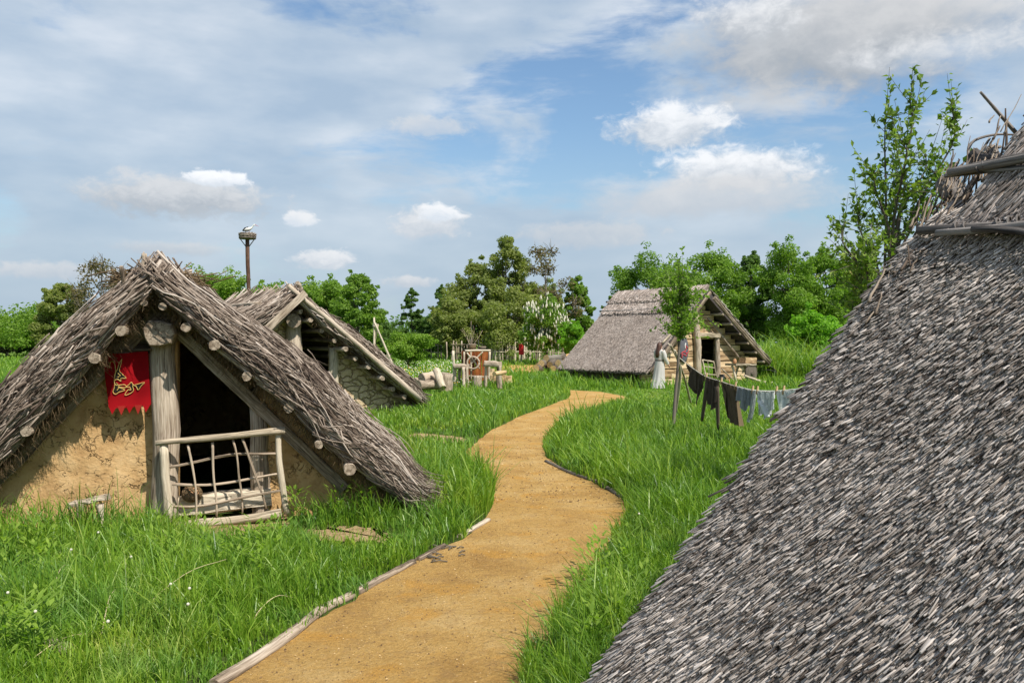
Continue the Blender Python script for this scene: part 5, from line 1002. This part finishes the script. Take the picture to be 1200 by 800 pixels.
garment('grey_shirt', 864.5, 881, [(0, .20), (.3, .24), (.5, .36), (.65, .22), (1, .28)], grey_cloth, 'grey patched shirt hanging right of the long brown tunic', 'garment', 3, .03, 0, 4)
garment('white_towel', 881.5, 886, [(0, .50), (1, .42)], white_cloth, 'narrow white towel hanging between the grey shirt and the pale shirt', 'towel', 1, .02, -.20, 5)
def arms(mb, A, B, d, nn):
    p = A + (B - A) * .5; t = np.linspace(0, 1, 8)[:, None]
    for s_q in (-1, 1): P = p + nn * .03 + np.array([0, 0, -.20]) + (np.array([0, 0, -.10 * s_q - .05]) + d * .16 * s_q) * t; tubes(mb, P[None], np.linspace(.05, .035, 8)[None], 10, flat=.4)
garment('pale_shirt', 887, 907.5, [(0, .36), (.3, .33), (.5, .40), (.8, .32), (1, .24)], pale_cloth, 'pale blue-white shirt hanging between two pegs near the big roof', 'garment', 3, .022, 0, 6, arms)
garment('pale_cloth', 911, 955, [(0, .30), (.6, .36), (1, .33)], pale_cloth, 'pale blue-white sheet at the right end of the line by the big roof', 'garment', 5, .025, 0, 7)
PEGL = ['wooden peg at the left corner of the first dark brown cloth', 'wooden peg at the left hip of the brown trousers', 'wooden peg between the trousers and the brown tunic', 'wooden peg at the right shoulder of the brown tunic', 'wooden peg between the grey shirt and the white towel', 'wooden peg on the left shoulder of the pale shirt', 'wooden peg between the pale shirt and the rightmost sheet', 'wooden peg near the middle of the rightmost pale sheet']
proto = None
for i, x in enumerate((805, 828, 845, 862, 882, 888, 909, 917)):
    p = lp(x)
    if proto is None:
        proto = thing('clothes_peg', p, PEGL[0], 'clothes peg', 'wooden pegs on the clothes line')
        for s_q in (-1, 1):
            mb = MB(); beam(mb, p + [.012 * s_q, .0, -.05], p + [.004 * s_q + .01, 0, .07], .007, .012, up=(0, 1, 0), seed=5 + s_q); mb.build('jaw', fresh_wood, proto)
    else:
        c = proto.copy(); col.objects.link(c); c.location = p; c['label'] = PEGL[i]
        for ch in list(proto.children): k = ch.copy(); col.objects.link(k); k.parent = c
# forked props leaning at the young tree
pr = thing('forked_prop', gnd(791, 488), 'pale forked stick leaning beside the slim young tree to prop up the clothes line', 'prop')
mb = MB(); tubes(mb, curve([gnd(791, 488) * [1, 1, 0], pix(797, 440, 18.6), pix(794, 421, 18.0), pix(791, 410, 17.8)], 14)[None], np.linspace(.032, .022, 14)[None], 8); mb.build('stick', pale_wood, pr)
mb = MB(); tubes(mb, curve([pix(794, 421, 18.0), pix(790, 412, 18.0), pix(783, 402, 18.0)], 8)[None], np.linspace(.022, .014, 8)[None], 8); mb.build('fork', pale_wood, pr)
pr2 = gnd(810, 474); mb = MB(); tubes(mb, curve([pr2, pix(800, 436, 20), pix(786, 404, 17.5)], 12)[None], np.linspace(.03, .02, 12)[None], 8); tag(mb.build('prop_stick', pale_wood, loc=pr2), 'long thin pale stick slanting behind the slim young tree', 'prop')

# ------------------------------------------------------------------ person
def skinned(name, joints, edges, radii, mt, parent, lvl=2):
    me = bpy.data.meshes.new(name); o0 = world_loc(parent); me.from_pydata([tuple(np.array(j) - o0) for j in joints], edges, []); o_ = bpy.data.objects.new(name, me); col.objects.link(o_); o_.parent = parent
    md = o_.modifiers.new('skin', 'SKIN'); sv = me.skin_vertices[0] if me.skin_vertices else None
    if sv is None:
        bm = __import__('bmesh').new(); bm.from_mesh(me); bm.verts.layers.skin.verify(); bm.to_mesh(me); bm.free(); sv = me.skin_vertices[0]
    for i, r in enumerate(radii): sv.data[i].radius = (r, r) if np.isscalar(r) else r
    sv.data[0].use_root = True; s2 = o_.modifiers.new('smooth', 'SUBSURF'); s2.levels = s2.render_levels = lvl; me.materials.append(mt); return o_
pb = gnd(773, 455.5); pe = thing('person', pb, 'woman in a long pale dress with long brown hair by the plank gable', 'person')
fw = np.array([.80, .60, 0.0]); rt_ = np.array([.60, -.80, 0.0])   # facing the house, her right side toward the viewer
def B(f, s, z): return pb + fw * f + rt_ * s + np.array([0, 0, z])
J = []; E = []; RD = []
def jt(p, r, par=None):
    J.append(p); RD.append(r)
    if par is not None: E.append((par, len(J) - 1))
    return len(J) - 1
pel = jt(B(0, 0, .90), .13); ch = jt(B(0, 0, 1.12), .11, pel); ch2 = jt(B(.0, 0, 1.30), .12, ch); nk = jt(B(.0, 0, 1.42), .05, ch2); hd = jt(B(.03, 0, 1.50), .075, nk); hd2 = jt(B(.03, 0, 1.60), .07, hd); nose = jt(B(.125, 0, 1.53), .018, hd)
for s_q in (-1, 1):
    hp = jt(B(0, .09 * s_q, .84), .095, pel); kn = jt(B(.03 if s_q > 0 else -.06, .09 * s_q, .47), .06, hp); an_ = jt(B(.02 if s_q > 0 else -.14, .09 * s_q, .08), .04, kn); toe = jt(B(.18 if s_q > 0 else .03, .10 * s_q, .03), .03, an_)
    sh_ = jt(B(0, .17 * s_q, 1.34), .055, ch2); elb = jt(B(.05 if s_q > 0 else .1, .23 * s_q, 1.08), .042, sh_); wr = jt(B(.20 if s_q > 0 else .26, .22 * s_q, .88), .028, elb); pm = jt(B(.25 if s_q > 0 else .31, .22 * s_q, .83), .030, wr)
    for k in range(4): f1 = jt(B(.275 + (0 if s_q > 0 else .06), (.22 + (k - 1.5) * .018) * s_q, .79), .0095, pm); jt(B(.275 + (0 if s_q > 0 else .06) - .01, (.22 + (k - 1.5) * .019) * s_q, .755 + .006 * abs(k - 1.5)), .008, f1)
    th_ = jt(B(.275 + (0 if s_q > 0 else .06), .19 * s_q, .83), .010, wr); jt(B(.295 + (0 if s_q > 0 else .06), .185 * s_q, .80), .008, th_)
skinned('body', J, E, RD, skin, pe)
def ell(f, s, z, rf, rs, n=28, fold=0, k=9, ph=0): return [B(f + (rf * (1 + fold * math.sin(k * a + ph))) * math.cos(a), s + (rs * (1 + fold * math.sin(k * a + ph))) * math.sin(a), z) for a in np.arange(n) / n * 6.2832]
mb = MB(); rings(mb, [ell(.0, 0, 1.43, .065, .075), ell(0, 0, 1.40, .09, .14), ell(0, 0, 1.34, .13, .205), ell(.01, 0, 1.22, .14, .19), ell(.01, 0, 1.08, .125, .16), ell(0, 0, 1.02, .125, .155, fold=.02), ell(0, 0, .88, .155, .185, fold=.06), ell(-.02, 0, .6, .17, .19, fold=.12, k=8), ell(-.05, 0, .3, .20, .20, fold=.15, k=8, ph=.3), ell(-.10, 0, .08, .26, .22, fold=.16, k=8, ph=.5), ell(-.11, 0, .03, .26, .22, fold=.12, k=8, ph=.5)], caps=False)
for s_q in (-1, 1):
    P = curve([B(0, .15 * s_q, 1.36), B(.03, .215 * s_q, 1.22), B(.05 if s_q > 0 else .1, .235 * s_q, 1.08), B(.18 if s_q > 0 else .24, .225 * s_q, .90)], 10); tubes(mb, P[None], np.linspace(.085, .058, 10)[None], 14, jit=.03, ends=False)
mb.build('dress', dress_cloth, pe)
mb = MB(); rings(mb, [ell(0, 0, 1.045, .132, .165), ell(0, 0, 1.00, .134, .168)], caps=False); mb.build('belt', grey_dark, pe)
mb = MB(); rings(mb, [ell(.02, 0, 1.665, .02, .02, 20), ell(.01, 0, 1.65, .075, .06, 20), ell(-.005, 0, 1.60, .105, .09, 20), ell(-.025, 0, 1.53, .095, .098, 20), ell(-.05, 0, 1.45, .085, .10, 20, .05, 6), ell(-.09, 0, 1.34, .07, .11, 20, .07, 6), ell(-.115, 0, 1.22, .055, .095, 20, .08, 6), ell(-.12, 0, 1.12, .03, .06, 20, .08, 6)]); mb.build('hair', hairm, pe)

# ------------------------------------------------------------------ grass
def visible_mask(P):
    m = np.ones(len(P), bool)
    m &= ~inpoly(P, PATHPOLY)
    for f in FOOT: m &= ~inpoly(P, np.array(f))
    return m
def blades(n, rmin, rmax, seed, h_fn, wscale, amin=-.68, amax=.62, keep=None):
    rg = rng(seed); r = rmin * (rmax / rmin) ** rg.random(n); a = rg.uniform(amin, amax, n)
    cx = r * np.tan(a); P = np.stack([cx, r], 1)
    # gather into tussocks
    tq = rg.random(n) < .55; cellx = np.floor(P[:, 0] / .16); celly = np.floor(P[:, 1] / .16); hsh = np.abs(np.sin(cellx * 127.1 + celly * 311.7) * 43758.5) % 1; hs2 = np.abs(np.sin(cellx * 269.5 + celly * 183.3) * 43758.5) % 1
    cen = np.stack([(cellx + .2 + .6 * hsh) * .16, (celly + .2 + .6 * hs2) * .16], 1); P = np.where((tq & (hsh > .35))[:, None], cen + (P - cen) * .42, P)
    m = visible_mask(P)
    for dpoly in DIRT: m &= ~(inpoly(P, dpoly) & (rg.random(n) < .86))
    if keep is not None: m &= keep(P, rg)
    P = P[m]; n = len(P); hs = hsh[m]
    H = h_fn(P) * np.exp(rg.normal(0, .28, n)) * (.75 + .5 * hs); W = wscale(P) * rg.uniform(.7, 1.4, n)
    ang = rg.random(n) * 6.28; lean = np.abs(rg.normal(.30, .24, n)) ; out = np.stack([np.cos(ang), np.sin(ang)], 1) * .9 + np.array([-.35, .1]); out = out / np.linalg.norm(out, axis=1, keepdims=True)
    sidea = rg.random(n) * 6.28; sd = np.stack([np.cos(sidea), np.sin(sidea), 0 * sidea], 1) * (W / 2)[:, None]
    z = np.zeros(n)
    def pt(f, bend): return np.stack([P[:, 0] + out[:, 0] * H * lean * bend, P[:, 1] + out[:, 1] * H * lean * bend, H * f], 1)
    b0 = pt(0, 0) - [0, 0, .01]; b1 = pt(.50, .35); b2 = pt(.82, .95); b3 = pt(.86, 1.6) ; b3[:, 2] += H * (.14 - .18 * lean)
    V = np.stack([b0 - sd, b0 + sd, b1 + sd * .95, b1 - sd * .95, b2 + sd * .6, b2 - sd * .6, b3], 1); i = np.arange(n * 7).reshape(n, 7)
    rn = np.clip(rg.normal(.42, .27, n) + .06 * (hs - .5), 0, .9); rn[rg.random(n) < .035] = 1.0
    return V, i, rn
def hfn(P):
    x, y = P[:, 0], P[:, 1]; h = .15 + .08 * vnoise(x * 1.3, y * 1.3, 3) + .04 * vnoise(x * 4, y * 4, 4)
    px_ = 600 + x / y * 1000; py_ = 400 + 1700 / y
    def bump(cx, cy, rx, ry): return np.exp(-((px_ - cx) / rx) ** 2 - ((py_ - cy) / ry) ** 2)
    h = h + .16 * bump(520, 590, 90, 32) + .16 * bump(400, 585, 90, 26) + .15 * bump(770, 560, 130, 60) + .16 * bump(690, 510, 60, 30) + .12 * bump(720, 720, 80, 80) + .12 * bump(110, 620, 110, 22) + .15 * bump(560, 470, 80, 25) + .06 * bump(170, 730, 90, 60)
    h = h - .17 * bump(405, 634, 85, 20) - .2 * bump(588, 456, 22, 7) - .16 * bump(515, 460, 30, 6) - .16 * bump(270, 622, 75, 14) - .16 * bump(773, 462, 22, 12) - .12 * bump(510, 513, 50, 7)
    e = np.clip((np.abs(x - np.interp(y, Lc[:, 1], Lc[:, 0])) - .02) / .30, .35, 1); e2 = np.clip((np.abs(x - np.interp(y, Rc[:, 1], Rc[:, 0]))) / .25, .6, 1)
    h = h * np.interp(y, [10, 22, 34], [1, .72, .62])
    return np.clip(h, .05, .6) * np.where(y < 6.2, e, 1) * e2
def wsc(P): return .0052 + .00085 * np.maximum(P[:, 1] - 3.5, 0)
mb = MB(); V, i, rn = blades(330000, 2.6, 34, 301, hfn, wsc)
mb.add(V, [(i[:, [0, 1, 2, 3]], 0, False), (i[:, [3, 2, 4, 5]], 0, False), (i[:, [5, 4, 6]], 0, False)], None, np.repeat(rn, 7)); tag(mb.build('grass', grassm, loc=(0, 0, 0)), 'lush spring grass growing on both sides of the sandy path', 'grass', kind='stuff')
mb = MB(); V, i, rn = blades(90000, 30, 100, 302, lambda P: .26 + .10 * vnoise(P[:, 0] * .5, P[:, 1] * .5, 8) , lambda P: .03 + .0011 * np.maximum(P[:, 1] - 30, 0))
mb.add(V, [(i[:, [0, 1, 2, 3]], 0, False), (i[:, [3, 2, 4, 5]], 0, False), (i[:, [5, 4, 6]], 0, False)], None, np.repeat(rn, 7)); tag(mb.build('meadow_grass', grassm, loc=(0, 0, 0)), 'rough meadow grass covering the ground beyond the huts', 'grass', kind='stuff')
# tall meadow growth right of the plank house and broad-leaved weeds
mb = MB(); V, i, rn = blades(16000, 36, 52, 303, lambda P: .95 + .3 * vnoise(P[:, 0], P[:, 1], 9), lambda P: .045 + 0 * P[:, 1], .262, .40)
mb.add(V, [(i[:, [0, 1, 2, 3]], 0, False), (i[:, [3, 2, 4, 5]], 0, False), (i[:, [5, 4, 6]], 0, False)], None, np.repeat(np.clip(rn + .15, 0, .95), 7)); tag(mb.build('tall_grass', grassm, loc=(0, 0, 0)), 'waist-high pale meadow grass right of the plank house', 'grass', kind='stuff')
mb = MB(); rg = rng(304); n = 90
for k in range(n):
    x, y = [(rg.uniform(0, 60), rg.uniform(640, 790)), (rg.uniform(170, 330), rg.uniform(640, 700)), (rg.uniform(10, 200), rg.uniform(608, 622)), (rg.uniform(330, 430), rg.uniform(590, 612)), (rg.uniform(680, 760), rg.uniform(660, 790))][k % 5]
    p = gnd(x, y); P2 = p[None, :2]
    if not visible_mask(P2)[0]: continue
    m_ = 34; t = rg.random(m_); a = rg.random(m_) * 6.28; sp = .03 + .10 * t; C = p + np.stack([sp * np.cos(a), sp * np.sin(a), .05 + .28 * t], 1); A_ = np.stack([np.cos(a), np.sin(a), .5 + 0 * a], 1); leafs(mb, C, np.stack([-np.cos(a) * .5, -np.sin(a) * .5, 1 + 0 * a], 1), rg.uniform(.05, .10, m_), rg.uniform(.016, .03, m_), rg, A=A_)
tag(mb.build('weeds', L_light, loc=(0, 0, 0)), 'broad-leaved weeds scattered through the near grass', 'weeds', kind='stuff')
# flower heads in the field and dandelion clocks
mb = MB(); rg = rng(305); n = 900; r = 29 * (62 / 29) ** rg.random(n); a = rg.uniform(-.20, -.045, n); P = np.stack([r * np.tan(a), r, .26 + .14 * rg.random(n)], 1); m_ = visible_mask(P[:, :2]); P = P[m_]; n = len(P); s_f = .0011 * P[:, 1]
leafs(mb, P, np.stack([rg.normal(0, .4, n), -1 + 0 * s_f, .6 + 0 * s_f], 1), s_f, s_f, rg); n2_ = 60; tag(mb.build('field_flowers', blossom, loc=(0, 0, 0)), 'scattered white flower heads in the field beyond the second hut', 'flowers', kind='stuff')
mb = MB(); n = 260; r = 29 * (50 / 29) ** rg.random(n); a = rg.uniform(-.18, -.055, n); P = np.stack([r * np.tan(a), r, .24 + .12 * rg.random(n)], 1); s_f = .0010 * P[:, 1]; leafs(mb, P, np.stack([rg.normal(0, .4, n), -1 + 0 * s_f, .6 + 0 * s_f], 1), s_f, s_f, rg); m, g = newmat('yellow_petal'); g.bsdf((.75, .50, .03), .7, None, .1); tag(mb.build('yellow_flowers', m, loc=(0, 0, 0)), 'scattered yellow flowers in the field beyond the second hut', 'flowers', kind='stuff')
mb = MB(); rg = rng(306)
for (x, y) in [(5, 750), (37, 776), (112, 666), (218, 744), (216, 766), (122, 790), (150, 700), (80, 690), (196, 738), (790, 590), (808, 588), (746, 640)]:
    p = gnd(x, y); p[2] = 0; h_ = .26; t_ = np.linspace(0, 1, 5)[:, None]; tubes(mb, p + np.array([.02, 0, h_]) * t_, .0022, 4, mat=1); c0 = p + [.02, 0, h_ + .012]
    rings(mb, [[c0 + .009 * np.array([math.sin(u) * math.cos(b), math.sin(u) * math.sin(b), math.cos(u)]) for b in np.arange(8) / 8 * 6.28] for u in np.linspace(.1, 3.0, 6)])
tag(mb.build('dandelion_clocks', [blossom, L_light], loc=(0, 0, 0)), 'pale dandelion seed heads dotted in the near grass', 'flowers', kind='stuff')
mb = MB(); rg = rng(307)
for (x0, y0, x1, y1, h0, h1) in [(170, 735, 265, 655, .12, .42), (300, 740, 345, 700, .10, .3), (30, 790, 118, 742, .05, .18), (120, 760, 135, 690, .1, .5), (60, 720, 78, 660, .1, .5)]:
    a = gnd(x0, y0); a[2] = h0; b = gnd(x1, y1); Yb_ = a[1] + .4; b = pix(x1, y1, Yb_); tubes(mb, curve([a * [1, 1, 0], a, (a + b) / 2 + [0, 0, .06], b], 12)[None], np.linspace(.0035, .0015, 12)[None], 5)
tag(mb.build('dry_stalks', dry, loc=(0, 0, 0)), 'long pale dry stalks bending over the near grass', 'stalks', kind='stuff')
mb = MB(); c0 = gnd(72, 758)
for k in range(5): q = c0 + rg.normal(0, .05, 3) * [1.5, 1, 0]; rings(mb, [[q + np.array([.07 * math.sin(u) * math.cos(b), .05 * math.sin(u) * math.sin(b), .04 * math.cos(u) + .02]) * (1 + .15 * math.sin(2 * b + k)) for b in np.arange(9) / 9 * 6.28] for u in np.linspace(.1, 3.0, 6)])
tag(mb.build('stone', greystone, loc=c0), 'grey crumbled stone half hidden in the grass at the lower left', 'stone')
